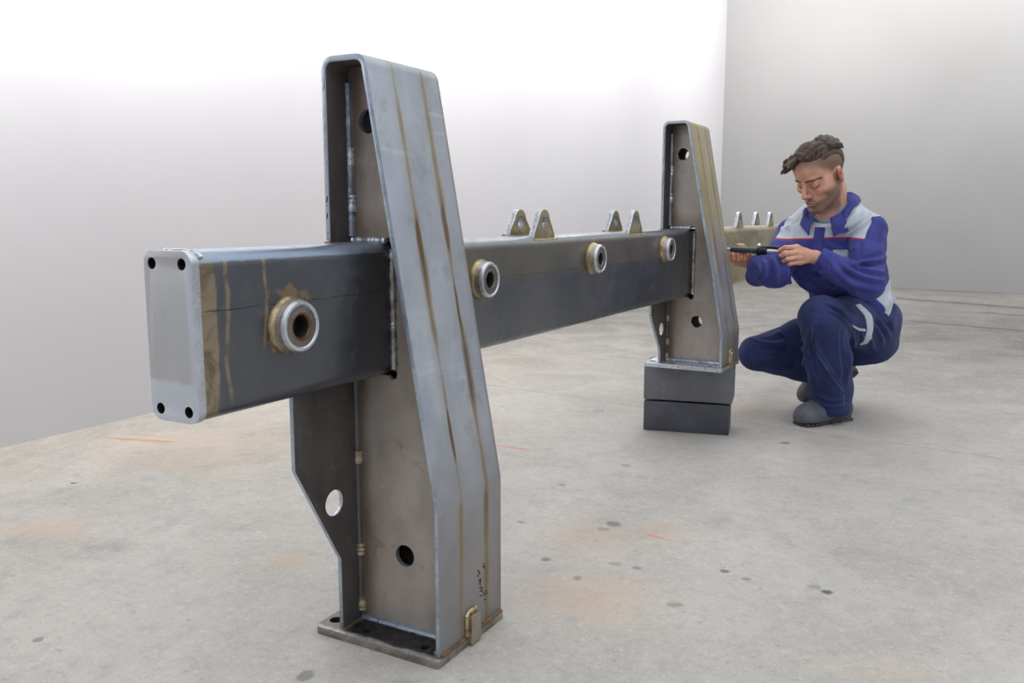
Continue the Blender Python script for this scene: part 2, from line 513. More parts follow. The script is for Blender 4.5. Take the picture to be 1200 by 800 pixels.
# ------------------------------------------------------------------ room
def concrete():
    t = NT('concrete_floor_surface')
    n1 = t.noise(0.55, 6, 0.6)
    n2 = t.noise(2.6, 7, 0.68, None, 0.5)
    n3 = t.noise(60, 4, 0.7)
    n4 = t.noise(9, 5, 0.6)
    x, y, z = t.xyz()
    n5 = t.noise(190, 3, 0.7)
    n6 = t.noise(22, 6, 0.7)
    col = t.mix(t.step(n2, 0.30, 0.70), sr(172, 168, 162), sr(187, 184, 178))
    # warmer towards the left wall, cooler, darker grey towards the far wall
    warm = t.step(t.math('ADD', x, t.math('MULTIPLY', n1, 1.2)), 0.2, -1.4, 0, 0.75)
    col = t.mix(warm, col, t.mix(t.step(n2, 0.36, 0.62), sr(166, 157, 144), sr(187, 177, 163)))
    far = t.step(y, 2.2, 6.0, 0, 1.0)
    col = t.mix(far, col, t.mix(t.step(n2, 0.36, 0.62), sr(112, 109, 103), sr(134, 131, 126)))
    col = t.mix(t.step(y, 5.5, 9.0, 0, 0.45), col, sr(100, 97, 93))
    col = t.mix(t.math('MULTIPLY', t.step(n1, 0.5, 0.7), 0.35), col, sr(158, 158, 160))
    grime = t.math('MULTIPLY', t.step(n4, 0.52, 0.75), t.step(n1, 0.35, 0.6, 0.1, 0.45))
    col = t.mix(grime, col, sr(138, 136, 134))
    col = t.mix(t.step(n3, 0.54, 0.72, 0, 0.42), col, sr(216, 213, 206))
    col = t.mix(t.step(n3, 0.44, 0.28, 0, 0.42), col, sr(116, 113, 108))
    col = t.mix(t.step(n5, 0.56, 0.72, 0, 0.4), col, sr(222, 219, 212))
    col = t.mix(t.step(n5, 0.44, 0.30, 0, 0.4), col, sr(112, 110, 106))
    col = t.mix(t.step(n6, 0.5, 0.68, 0, 0.3), col, sr(146, 144, 142))
    col = t.mix(t.step(n6, 0.46, 0.30, 0, 0.3), col, sr(206, 202, 194))
    wob = t.noise(26, 3, 0.6)
    for cx, cy, r, s in OIL:
        d = t.vmath('DISTANCE', t.vmath('MULTIPLY', t.co, (1, 1, 0)), (cx, cy, 0))
        d = t.math('ADD', d, t.math('MULTIPLY', t.math('SUBTRACT', wob, 0.5), r * 1.7))
        col = t.mix(t.step(d, r, r * 0.45, 0, s), col, sr(74, 74, 76))
    for cx, cy, r, s in RUST:
        d = t.vmath('DISTANCE', t.vmath('MULTIPLY', t.co, (1, 1, 0)), (cx, cy, 0))
        d = t.math('ADD', d, t.math('MULTIPLY', t.math('SUBTRACT', n4, 0.5), r * 1.2))
        col = t.mix(t.step(d, r, r * 0.1, 0, s), col, sr(192, 164, 138))
    for ax, ay, bx, by, w, c in STREAK:
        dx, dy = bx - ax, by - ay; L = math.hypot(dx, dy); dx /= L; dy /= L
        rel = t.vmath('SUBTRACT', t.co, (ax, ay, 0))
        al = t.vmath('DOT_PRODUCT', rel, (dx, dy, 0)); ac = t.vmath('DOT_PRODUCT', rel, (-dy, dx, 0))
        ac = t.math('ADD', ac, t.math('MULTIPLY', t.math('SUBTRACT', n4, 0.5), w * 1.2))
        m = t.math('MULTIPLY', t.step(t.math('ABSOLUTE', ac), w, w * 0.3),
                   t.math('MULTIPLY', t.step(al, -0.02, 0.05), t.step(al, L + 0.02, L - 0.08)))
        col = t.mix(t.math('MULTIPLY', m, t.step(n4, 0.3, 0.55, 0.3, 0.8)), col, c)
    t.bump(t.math('ADD', t.math('MULTIPLY', n3, 0.5), t.math('MULTIPLY', n4, 0.5)), 0.18, 0.006)
    return t.set(Base_Color=col, Roughness=0.75, Specular_IOR_Level=0.3)


OIL = [(0.137, 1.285, 0.026, 0.6), (0.125, 1.235, 0.02, 0.4), (-0.091, 1.173, 0.018, 0.55), (0.084, 0.972, 0.016, 0.6),
       (0.201, 0.907, 0.016, 0.55), (0.3, 1.032, 0.016, 0.5), (0.494, 1.118, 0.015, 0.7), (0.552, 1.099, 0.016, 0.45),
       (0.448, 0.884, 0.022, 0.4), (0.730, 1.118, 0.018, 0.85), (0.705, 1.128, 0.02, 0.3), (-0.145, 1.534, 0.016, 0.4), (-0.05, 1.838, 0.02, 0.35),
       (0.363, 2.406, 0.026, 0.55), (-1.514, 0.785, 0.012, 0.85), (-0.464, 2.569, 0.03, 0.3), (-0.053, 0.258, 0.022, 0.5),
       (0.25, 1.03, 0.02, 0.35), (-0.62, 0.10, 0.012, 0.5), (0.9, 0.5, 0.03, 0.15), (0.14, 0.3, 0.05, 0.25)]
RUST = [(0.286, 0.833, 0.22, 0.42), (-0.471, 0.66, 0.09, 0.4), (-1.197, 0.491, 0.16, 0.35), (0.276, 1.318, 0.12, 0.3),
        (0.119, 1.157, 0.22, 0.28), (-1.5, 1.3, 0.5, 0.28), (-0.9, 1.9, 0.5, 0.2), (0.9, 0.75, 0.2, 0.2), (0.1, 2.9, 0.3, 0.2)]
STREAK = [(-1.983, 1.189, -1.62, 1.30, 0.016, sr(196, 132, 66)), (-1.95, 1.27, -1.75, 1.34, 0.009, sr(192, 150, 104)),
          (-0.60, 1.842, -0.388, 1.848, 0.013, sr(196, 118, 82)), (0.23, 1.26, 0.34, 1.24, 0.012, sr(198, 140, 96)),
          (0.34, 1.135, 0.40, 1.132, 0.010, sr(198, 132, 86)),
          (-0.5, 9.05, 2.6, 7.9, 0.16, sr(84, 82, 80)), (0.4, 6.8, 3.2, 5.9, 0.07, sr(88, 86, 86)), (0.9, 7.8, 3.2, 6.9, 0.08, sr(88, 86, 86)), (0.0, 10.1, 3.0, 10.0, 0.10, sr(96, 92, 86))]
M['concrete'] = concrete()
M['joint'] = NT('joint_sand').set(Base_Color=sr(96, 90, 84), Roughness=0.9)


def plaster(name, a, b):
    t = NT(name)
    n = t.noise(0.7, 4, 0.5)
    t.bump(t.noise(45, 4, 0.6), 0.03, 0.004)
    return t.set(Base_Color=t.mix(t.step(n, 0.3, 0.7), a, b), Roughness=0.85, Specular_IOR_Level=0.2)


M['wall_left'] = plaster('white_wall_paint', sr(184, 182, 184), sr(188, 186, 188))
M['wall_back'] = plaster('grey_wall_paint', sr(143, 142, 141), sr(148, 147, 146))

X_WALL, Y_WALL = -2.14, 10.2
floor = tag(box('floor', (X_WALL - 0.2, -8, -0.2), (9, Y_WALL + 0.2, -0.02), M['joint'], bevel=0), kind='structure')


def slab(poly):
    return plate('concrete_slab', poly, [], 'z', -0.021, 0.0, M['concrete'], floor, bevel=0.0015)


def jy(x):  # the long expansion joint crossing the floor under the far post
    return 2.79 - 0.112 * (x + 0.9)


def j2(x):
    return 8.83 - 0.36 * x


xl, xr = X_WALL, 9.0
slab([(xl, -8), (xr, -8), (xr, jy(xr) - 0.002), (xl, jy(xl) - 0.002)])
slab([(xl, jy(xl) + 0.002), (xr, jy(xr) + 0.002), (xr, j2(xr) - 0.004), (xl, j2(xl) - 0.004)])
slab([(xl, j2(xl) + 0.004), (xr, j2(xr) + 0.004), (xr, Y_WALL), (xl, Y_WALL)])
tag(box('wall_left', (X_WALL - 0.2, -8, -0.02), (X_WALL, Y_WALL + 0.2, 5.6), M['wall_left'], bevel=0), kind='structure')
tag(box('wall_back', (X_WALL, Y_WALL, -0.02), (9, Y_WALL + 0.2, 5.6), M['wall_back'], bevel=0), kind='structure')

# ------------------------------------------------------------------ welded frame
frame = empty('welded_steel_frame', (0, 0.52, 0),
              'long dark box beam with lugs and bosses welded between two tapered steel posts', 'steel frame')


def rrect(x0, x1, z0, z1, r, n=6):
    return round_poly([(x0, z0), (x1, z0), (x1, z1), (x0, z1)], r, n)


Y_END = 4.42
ring = rrect(-W_B, 0, Z_B, Z_T, 0.026, 9)
inner = rrect(-W_B + 0.008, -0.008, Z_B + 0.008, Z_T - 0.008, 0.019, 9)
n = len(ring)
ys = [0.014, Y_END]
vv = [(p[0], y, p[1]) for y in ys for p in ring] + [(p[0], y, p[1]) for y in ys for p in inner]
ff = []
for i in range(n):
    j = (i + 1) % n
    ff += [(i, j, n + j, n + i), (2 * n + i, 3 * n + i, 3 * n + j, 2 * n + j), (i, 2 * n + i, 2 * n + j, j), (n + i, n + j, 3 * n + j, 3 * n + i)]
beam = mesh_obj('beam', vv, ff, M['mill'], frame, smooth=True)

# end plate with four bolt holes
ep_holes = [circle2(px, pz, 0.0088, 24) for px, pz in ((-0.084, 0.778), (-0.0195, 0.778), (-0.0825, 0.557), (-0.0205, 0.557))]


def end_plate_mat():
    t = NT('end_plate_steel')
    x, y, z = t.xyz()
    n1 = t.noise(6, 5, 0.6, t.scale((1, 1, 0.3)))
    n2 = t.noise(25, 4, 0.6)
    col = t.mix(t.step(n1, 0.35, 0.65), sr(182, 184, 187), sr(196, 198, 202))
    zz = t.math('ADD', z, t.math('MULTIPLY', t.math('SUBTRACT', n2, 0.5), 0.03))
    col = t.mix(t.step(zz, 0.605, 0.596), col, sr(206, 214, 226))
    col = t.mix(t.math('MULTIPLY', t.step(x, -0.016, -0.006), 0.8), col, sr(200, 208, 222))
    return t.set(Base_Color=col, Metallic=0.5, Roughness=0.4)


M['end'] = end_plate_mat()
M['tan'] = steel('tan_ground_steel', sr(172, 158, 136), sr(132, 118, 98), sr(190, 178, 158), 0.4, 0.48, 26, (1, 1, 0.4))
endp = plate('end_plate', rrect(-W_B, 0.0005, Z_B - 0.0005, Z_T + 0.0005, 0.02, 8), ep_holes, 'y', 0.0, 0.015, [M['end'], M['polish'], M['hole']], beam, bevel=0.0022)
tag(endp, 'pale ground end plate with four bolt holes')
box('hole_backing', (-0.095, 0.0152, Z_B + 0.012), (-0.008, 0.019, Z_T - 0.012), M['hole'], beam, bevel=0)
# bright weld along the top corner next to the end plate
tube('weld_bead', [(-0.075 + i * 0.0045, 0.018 + random.random() * 0.004, Z_T - 0.0005 - max(0, (i - 12)) ** 2 * 0.0006) for i in range(17)], 0.0035, M['polish'], beam, wob=0.5, n=8)
# longitudinal seam of the tube
tube('seam_weld', [(-0.0006, y, 0.707 - 0.007 * (y / 2.3) + 0.0006 * math.sin(y * 60)) for y in np.arange(0.02, 2.36, 0.012)], 0.0009, M['hole'], beam, n=6, wob=0.6)

# bosses: stepped rings with a bore, straw coloured weld round the foot
for k, (by, bz) in enumerate(BOSS):
    prof = [(0.0490, -0.0005), (0.0488, 0.003), (0.0465, 0.007), (0.0445, 0.010), (0.0435, 0.022), (0.0405, 0.0285), (0.0365, 0.0290),
            (0.0345, 0.0268), (0.0255, 0.0262), (0.0240, 0.0272), (0.0205, 0.0270), (0.0185, 0.024), (0.0180, 0.0005)]
    s = 1.0 if k == 0 else 0.95
    prof = [(r * s, h) for r, h in prof]
    fm = [1, 1, 1, 0, 4, 4, 4, 5, 5, 2, 2, 3]
    lathe('boss', (0, by, bz), (1, 0, 0), prof, [M['turned'], M['weld_gold'], M['bore'] if k == 0 else M['ringface'], M['hole'], M['polish'], M['ringface']], beam, n=44, fmat=fm)

# lifting lugs: pairs of rounded plates with an eye
lug_me = None
for ly in (1.14, 1.785, 3.062, 3.665):
    for lx, zb in ((-0.087, Z_T - 0.004), (-0.017, Z_T - 0.012)):
        if ly == 3.062 and lx < -0.05: continue
        h = 0.8635 - zb
        pts = []
        w = 0.060
        out = [(ly - w, zb), (ly + w, zb), (ly + w * 0.93, zb + 0.016)]
        for a in np.linspace(12, 168, 15):
            out.append((ly + 0.030 * math.cos(math.radians(a)), 0.8335 + 0.030 * math.sin(math.radians(a))))
        out += [(ly - w * 0.93, zb + 0.016)]
        lug = plate('lifting_lug', out, [circle2(ly, 0.829, 0.0145, 22)], 'x', lx - 0.008, lx + 0.008, [M['lug'], M['polish'], M['cut']], beam, bevel=0.0015)
        for sx in (-1, 1):
            pp = [(lx + sx * 0.009, y, zb + 0.0035 if sx < 0 else zb + 0.001) for y in np.linspace(ly - w - 0.004, ly + w + 0.004, 26)]
            tube('weld_bead', pp, 0.0042, M['weld_gold'], beam, wob=0.5, n=7)


def flange_shape(x_l, x_r, x_tr, z_k, z_top, z_bot, z_left, t):
    """outer and inner outlines of the bent strip (x, z), from the right foot over the top to the left leg's end"""
    def side(off):
        pts = [(x_r - off, z_bot), (x_r - off, z_k), (x_tr - off * 1.02, z_top - off), (x_l + off, z_top - off), (x_l + off, z_left)]
        poly = round_poly(pts, [0, 0.05 if off == 0 else 0.045, 0.026 - off * 0.9, 0.024 - off * 0.9, 0], 7)
        return poly
    return side(0.0), side(t)


def build_post(y_f, y_b, y_web, y_web2, x_l, x_r, x_tr, z_k, z_top, z_base, base, gus, holes, far):
    t = 0.0105
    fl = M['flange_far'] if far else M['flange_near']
    o, i_ = flange_shape(x_l, x_r, x_tr, z_k, z_top, z_base, Z_T - 0.001, t)
    n = len(o)
    verts = []; faces = []; fm = []
    for y in (y_f, y_b):
        verts += [(p[0], y, p[1]) for p in o] + [(p[0], y, p[1]) for p in i_]
    for k in range(n - 1):
        faces += [(k, k + 1, 2 * n + k + 1, 2 * n + k), (n + k, 3 * n + k, 3 * n + k + 1, n + k + 1),
                  (k, n + k, n + k + 1, k + 1), (2 * n + k, 2 * n + k + 1, 3 * n + k + 1, 3 * n + k)]
        inn = 2 if k > n - 12 else 0
        fm += [0, inn, 1, 1]
    for k in (0, n - 1):
        faces.append((k, 2 * n + k, 3 * n + k, n + k)); fm.append(1)
    post = mesh_obj('post', verts, faces, [fl, M['cut'], M['dark']], frame, bevel=0.0013, fmat=fm, seg=2, angle=60)
    tag(post, 'far post set up on two steel blocks' if far else 'near post standing on the floor with pale bent flange')
    # webs: two plates between the flange legs, cut out for the beam, each with two round holes
    x_in = x_r - t - 0.0005
    zt_in = z_top - t - 0.0005
    xl_in = x_l + t + 0.0005
    sl = (x_tr - x_r) / (z_top - z_k)
    xk = lambda z: x_r - t * 1.01 + (sl * (z - z_k) if z > z_k else 0)
    rat = 0.011
    upper = [(xl_in, Z_T + 0.003), (-0.012, Z_T + 0.003), (-0.004, Z_T + rat), (0.008, Z_T + rat * 0.7), (0.012, Z_T - 0.006)]
    lower = [(0.012, Z_B + 0.006), (0.009, Z_B - rat * 0.6), (-0.003, Z_B - rat), (-0.012, Z_B - 0.002), (xl_in, Z_B - 0.002)]
    outline = [(xl_in, zt_in)] + upper + [(0.0035, Z_T - 0.012), (0.0035, Z_B + 0.012)] + lower + \
              [(xl_in, z_base), (x_in, z_base), (x_in, z_k), (xk(zt_in - 0.03), zt_in - 0.03), (x_tr - t - 0.012, zt_in)]
    for yw in (y_web, y_web2):
        hs = [circle2(hx, hz, 0.0225, 30) for hx, hz in holes]
        plate('web_plate', outline, hs, 'y', yw, yw + 0.010, [M['web'], M['web'], M['cut']], post, bevel=0)
    # base plate
    bx0, bx1, by0, by1, bz0, bz1 = base
    bh = [circle2(bx0 + 0.011 + 0.012, by0 + 0.040, 0.0135, 22)] + [circle2(px, by0 + 0.034, 0.009, 20) for px in (-0.045, 0.098)]
    bp = plate('base_plate', round_poly([(bx0, by0), (bx1, by0), (bx1, by1), (bx0, by1)], [0.012, 0.004, 0.004, 0.012], 4), bh, 'z', bz0, bz1,
               [M['foot'] if not far else M['polish'], M['footrim'] if not far else M['polish'], M['hole']], post, bevel=0.0018)
    # left leg below the beam: profiled gusset with one round hole
    gp, gh, gr = gus
    plate('gusset_plate', gp, [circle2(gh[0], gh[1], gr, 30)], 'x', x_l, x_l + t, [M['dark'], M['cut'], M['polish']], post, bevel=0.0013)
    # welds
    xw = x_l + t + 0.001
    tube('weld_bead', seg_pts((xw + 0.001, y_web - 0.001, Z_T + 0.012), (xw + 0.001, y_web - 0.001, zt_in - 0.03)), 0.0088, M['seamweld'], post, wob=0.22, n=8)
    tube('weld_bead', seg_pts((xw + 0.001, y_web - 0.001, z_base + 0.03), (xw + 0.001, y_web - 0.001, Z_B - 0.004)), 0.0064, M['darkweld'], post, wob=0.2, n=8)
    tube('weld_bead', seg_pts((0.0055, y_web - 0.0005, Z_B + 0.012), (0.0055, y_web - 0.0005, Z_T - 0.012)), 0.0078, M['weld'], post, wob=0.3, n=8)
    tube('weld_bead', seg_pts((x_l + 0.016, y_web - 0.0035, Z_T + 0.0035), (-0.008, y_web - 0.0035, Z_T + 0.0035)), 0.0066, M['polish'], post, wob=0.55, n=8)
    tube('weld_bead', seg_pts((x_l + 0.016, y_web - 0.003, z_base + 0.004), (x_in - 0.006, y_web - 0.003, z_base + 0.004)), 0.0072, M['cut'], post, wob=0.35, n=8)
    tube('weld_bead', seg_pts((x_in - 0.003, y_f + 0.006, z_base + 0.003), (x_in - 0.003, y_web - 0.004, z_base + 0.003)), 0.005, M['cut'], post, wob=0.3, n=8)
    tube('weld_bead', seg_pts((x_r + 0.001, y_f + 0.003, z_base + 0.0015), (x_r + 0.001, y_b - 0.002, z_base + 0.0015)), 0.0042, M['rust'], post, wob=0.4, n=8)
    tube('weld_bead', seg_pts((x_l + 0.001, y_f - 0.006, Z_T + 0.001), (x_l + 0.009, y_f - 0.0005, Z_T + 0.003), 0.003), 0.004, M['weld_gold'], post, wob=0.5, n=8)
    # ground tack welds on the lower joint
    zl = Z_B - z_base
    for fz in (0.66, 0.285, 0.06):
        zc = z_base + zl * fz
        tube('tack_weld', seg_pts((xw + 0.003, y_web - 0.002, zc - 0.012), (xw + 0.003, y_web - 0.002, zc + 0.014), 0.004), 0.0088, M['tack'], post, wob=0.5, n=8)
    for fz in (0.52, 0.20):
        zc = Z_T + (z_top - Z_T) * (0.48 if fz > .5 else 0.22) + (0.03 if far else 0)
        tube('tack_weld', seg_pts((xw + 0.003, y_web - 0.002, zc - 0.016), (xw + 0.003, y_web - 0.002, zc + 0.016), 0.004), 0.0082, M['polish'], post, wob=0.5, n=8)
    # small locating tab on the foot of the flange
    ty = y_f + 0.094
    out = round_poly([(ty, z_base - 0.013), (ty + 0.034, z_base - 0.013), (ty + 0.034, z_base + 0.047), (ty, z_base + 0.047)], [0, 0, 0.009, 0.009], 4)
    plate('locating_tab', out, [], 'x', x_r + 0.0005, x_r + 0.013, [M['turned'], M['weld_gold']], post, bevel=0.0018)
    tube('tab_weld', [(x_r + 0.003, ty - 0.004, z_base + 0.006 + i * 0.004) for i in range(11)] +
         [(x_r + 0.003, ty + 0.002 + i * 0.004, z_base + 0.052) for i in range(8)], 0.0046, M['weld_gold'], post, wob=0.4, n=8)
    return post


near = build_post(0.4101, 0.6408, 0.4737, 0.577, -0.1033, 0.1476, -0.0004, 0.3135, 1.1386, 0.0165,
                  (-0.1533, 0.1516, 0.397, 0.6440, 0.0, 0.0165),
                  ([(0.2954, Z_B + 0.002), (0.2954, 0.376), (0.416, 0.1634), (0.416, 0.0160), (0.6408, 0.016), (0.6408, Z_B + 0.002)], (0.400, 0.286), 0.026),
                  [(0.022, 0.173), (-0.046, 1.025)], False)
far = build_post(2.2789, 2.5098, 2.3493, 2.447, -0.1033, 0.1476, -0.0004, 0.4088, 1.1915, 0.2875,
                 (-0.1533, 0.1516, 2.2616, 2.5130, 0.2716, 0.2875),
                 ([(2.176, Z_B + 0.002), (2.176, 0.481), (2.285, 0.338), (2.285, 0.287), (2.5098, 0.287), (2.5098, Z_B + 0.002)], (2.291, 0.417), 0.024),
                 [(0.024, 0.445), (-0.047, 1.075)], True)

# handwritten marker on the near post's flange foot, running down the plate
strokes = [[(.545, .142), (.552, .138), (.550, .128), (.545, .130)], [(.552, .138), (.556, .130)],
           [(.549, .120), (.560, .113)], [(.551, .110), (.562, .118)], [(.556, .122), (.558, .104)],
           [(.552, .102), (.566, .098), (.556, .094), (.568, .090)],
           [(.570, .150), (.572, .136)], [(.566, .142), (.577, .139)],
           [(.554, .085), (.566, .080)], [(.566, .088), (.574, .078), (.580, .086), (.583, .076)], [(.570, .070), (.580, .066)]]
sv = []; sf = []
for s in strokes:
    for a, b in zip(s[:-1], s[1:]):
        d = Vector((b[0] - a[0], b[1] - a[1])).normalized(); nrm = Vector((-d.y, d.x)) * 0.0011
        k = len(sv)
        for p in (a, b):
            for sg in (-1, 1):
                for xx in (0.1474, 0.1479):
                    sv.append((xx, p[0] + nrm.x * sg, p[1] + nrm.y * sg))
        sf += [(k + 1, k + 3, k + 7, k + 5), (k, k + 4, k + 6, k + 2), (k, k + 1, k + 5, k + 4), (k + 2, k + 6, k + 7, k + 3), (k, k + 2, k + 3, k + 1), (k + 4, k + 5, k + 7, k + 6)]
tag(mesh_obj('marker_writing', sv, sf, M['ink'], near), 'black handwritten marker scribble')
# small dark ink ticks on the front edge of the left leg
mv = []; mf = []
for z0, z1, x0 in ((0.872, 0.884, -0.1005), (0.866, 0.868, -0.1005), (0.842, 0.853, -0.1010)):
    k = len(mv)
    mv += [(x0, 0.4098, z0), (x0 + 0.003, 0.4098, z0), (x0 + 0.005, 0.4098, z1), (x0 + 0.002, 0.4098, z1)]
    mf.append((k, k + 1, k + 2, k + 3))
mesh_obj('marker_tick', mv, mf, M['ink'], near)

# ------------------------------------------------------------------ two blocks under the far post
rz = math.atan2(0.073, 0.324)
tag(box('support_block', (-0.176, 2.338, 0.0), (0.156, 2.500, 0.1195), M['block_low'], bevel=0.004, rotz=rz, pivot=(-0.176, 2.338)),
    'lower and darker of the two steel blocks, lying on the concrete under the far post', 'steel block', 'blocks under the far post')
tag((upper_block := box('support_block', (-0.176, 2.334, 0.1270), (0.166, 2.500, 0.2716), M['block'], bevel=0.004, rotz=rz * 0.93, pivot=(-0.176, 2.334))),
    'upper grey steel block carrying the foot plate of the far post', 'steel block', 'blocks under the far post')
for sx in (-0.13, 0.10):
    box('spacer', (sx - 0.02, 2.375, 0.1195), (sx + 0.02, 2.485, 0.1270), M['block_low'], upper_block, bevel=0, rotz=rz * 0.93, pivot=(-0.176, 2.334))
# ------------------------------------------------------------------ implicit surfaces: the figure is grown as blended volumes
class Vol:
    """distance field on a grid, blended from tapered limbs and ellipsoids, meshed by surface nets"""
    def __init__(self, lo, hi, h):
        self.lo = np.array(lo, dtype=np.float32); self.h = h
        self.n = np.ceil((np.array(hi) - self.lo) / h).astype(int) + 1
        self.F = np.full(self.n, 0.3, dtype=np.float32)

    def region(self, lo, hi, pad):
        a = np.clip(np.floor((np.array(lo) - pad - self.lo) / self.h).astype(int), 0, self.n - 1)
        b = np.clip(np.ceil((np.array(hi) + pad - self.lo) / self.h).astype(int) + 1, 1, self.n)
        sl = tuple(slice(i, max(j, i + 1)) for i, j in zip(a, b))
        ax = [self.lo[k] + self.h * np.arange(sl[k].start, sl[k].stop, dtype=np.float32) for k in range(3)]
        return sl, np.meshgrid(*ax, indexing='ij', sparse=True)

    def blend(self, sl, d, k, sub=False):
        f = self.F[sl]
        if sub:
            d = -d
            hh = np.clip(0.5 - 0.5 * (f - d) / k, 0, 1)
            self.F[sl] = f + (d - f) * hh + k * hh * (1 - hh)
        else:
            hh = np.clip(0.5 + 0.5 * (d - f) / k, 0, 1)
            self.F[sl] = d + (f - d) * hh - k * hh * (1 - hh)

    def cone(self, a, b, ra, rb, k=0.01, sub=False, grow=0.0):
        a = np.array(a, dtype=np.float32); b = np.array(b, dtype=np.float32)
        r = max(ra, rb)
        sl, (X, Y, Z) = self.region(np.minimum(a, b) - r, np.maximum(a, b) + r, 0.035 + k)
        ab = b - a; L2 = float(ab @ ab) + 1e-12
        t = np.clip(((X - a[0]) * ab[0] + (Y - a[1]) * ab[1] + (Z - a[2]) * ab[2]) / L2, 0, 1)
        d = np.sqrt((X - a[0] - t * ab[0]) ** 2 + (Y - a[1] - t * ab[1]) ** 2 + (Z - a[2] - t * ab[2]) ** 2) - (ra + (rb - ra) * t) - grow
        self.blend(sl, d, k, sub)

    def chain(self, pts, rad, k=0.01, sub=False, grow=0.0):
        for i in range(len(pts) - 1):
            self.cone(pts[i], pts[i + 1], rad[i], rad[i + 1], k, sub, grow)

    def ell(self, c, r, axes=None, k=0.01, sub=False):
        c = np.array(c, dtype=np.float32); r = np.array(r, dtype=np.float32)
        A = np.eye(3, dtype=np.float32) if axes is None else np.array(axes, dtype=np.float32)
        ext = np.sqrt(((A.T * r) ** 2).sum(1))
        sl, (X, Y, Z) = self.region(c - ext, c + ext, 0.03 + k)
        x, y, z = X - c[0], Y - c[1], Z - c[2]
        q = [(A[i, 0] * x + A[i, 1] * y + A[i, 2] * z) for i in range(3)]
        k0 = np.sqrt(sum((q[i] / r[i]) ** 2 for i in range(3)))
        k1 = np.sqrt(sum((q[i] / r[i] ** 2) ** 2 for i in range(3))) + 1e-9
        self.blend(sl, k0 * (k0 - 1) / k1, k, sub)

    def field(self, fn, lo, hi, k=0.01, sub=False):
        sl, (X, Y, Z) = self.region(lo, hi, 0.02)
        self.blend(sl, fn(X, Y, Z).astype(np.float32), k, sub)

    def ripple(self, amp, freq, seed, count=6):
        r = np.random.RandomState(seed)
        sl, (X, Y, Z) = self.region(self.lo, self.lo + self.h * self.n, 0)
        acc = 0
        for i in range(count):
            d = r.normal(size=3); d /= np.linalg.norm(d); f = freq * r.uniform(0.6, 1.6); p = r.uniform(0, 6.28)
            acc = acc + np.sin((X * d[0] + Y * d[1] + Z * d[2]) * f + p)
        self.F[sl] += (amp / math.sqrt(count)) * acc

    def nets(self):
        F = self.F
        F[0], F[-1], F[:, 0], F[:, -1], F[:, :, 0], F[:, :, -1] = (np.maximum(x, 0.001) for x in (F[0], F[-1], F[:, 0], F[:, -1], F[:, :, 0], F[:, :, -1]))
        S = F < 0
        cnt = np.zeros(self.n - 1, dtype=np.int8)
        for dx in (0, 1):
            for dy in (0, 1):
                for dz in (0, 1):
                    cnt += S[dx:self.n[0] - 1 + dx, dy:self.n[1] - 1 + dy, dz:self.n[2] - 1 + dz]
        act = np.argwhere((cnt > 0) & (cnt < 8))
        idx = np.full(self.n - 1, -1, dtype=np.int32)
        idx[act[:, 0], act[:, 1], act[:, 2]] = np.arange(len(act))
        corners = [(i, j, k) for i in (0, 1) for j in (0, 1) for k in (0, 1)]
        val = {c: F[act[:, 0] + c[0], act[:, 1] + c[1], act[:, 2] + c[2]] for c in corners}
        acc = np.zeros((len(act), 3)); num = np.zeros(len(act))
        for c in corners:
            for ax in range(3):
                if c[ax] == 0:
                    e = list(c); e[ax] = 1; e = tuple(e)
                    a, b = val[c], val[e]
                    m = (a < 0) != (b < 0)
                    t = np.where(m, a / np.where(m, a - b, 1), 0)
                    p = np.tile(np.array(c, dtype=float), (len(act), 1)); p[:, ax] += t
                    acc[m] += p[m]; num[m] += 1
        V = (act + acc / num[:, None]) * self.h + self.lo
        faces = []
        for ax in range(3):
            o1, o2 = [a for a in range(3) if a != ax]
            s0 = [slice(1, -1)] * 3; s1 = [slice(1, -1)] * 3
            s0[ax] = slice(0, -1); s1[ax] = slice(1, None)
            A = S[tuple(s0)]; B = S[tuple(s1)]
            pos = np.argwhere(A != B)
            flip = A[pos[:, 0], pos[:, 1], pos[:, 2]]
            base = pos.copy(); base[:, o1] += 1; base[:, o2] += 1
            q = []
            for da, db in ((-1, -1), (0, -1), (0, 0), (-1, 0)):
                p = base.copy(); p[:, o1] += da; p[:, o2] += db
                q.append(idx[p[:, 0], p[:, 1], p[:, 2]])
            q = np.stack(q, 1)
            if ax == 1: flip = ~flip
            q[~flip] = q[~flip][:, ::-1]
            faces.append(q)
        return V, np.concatenate(faces)


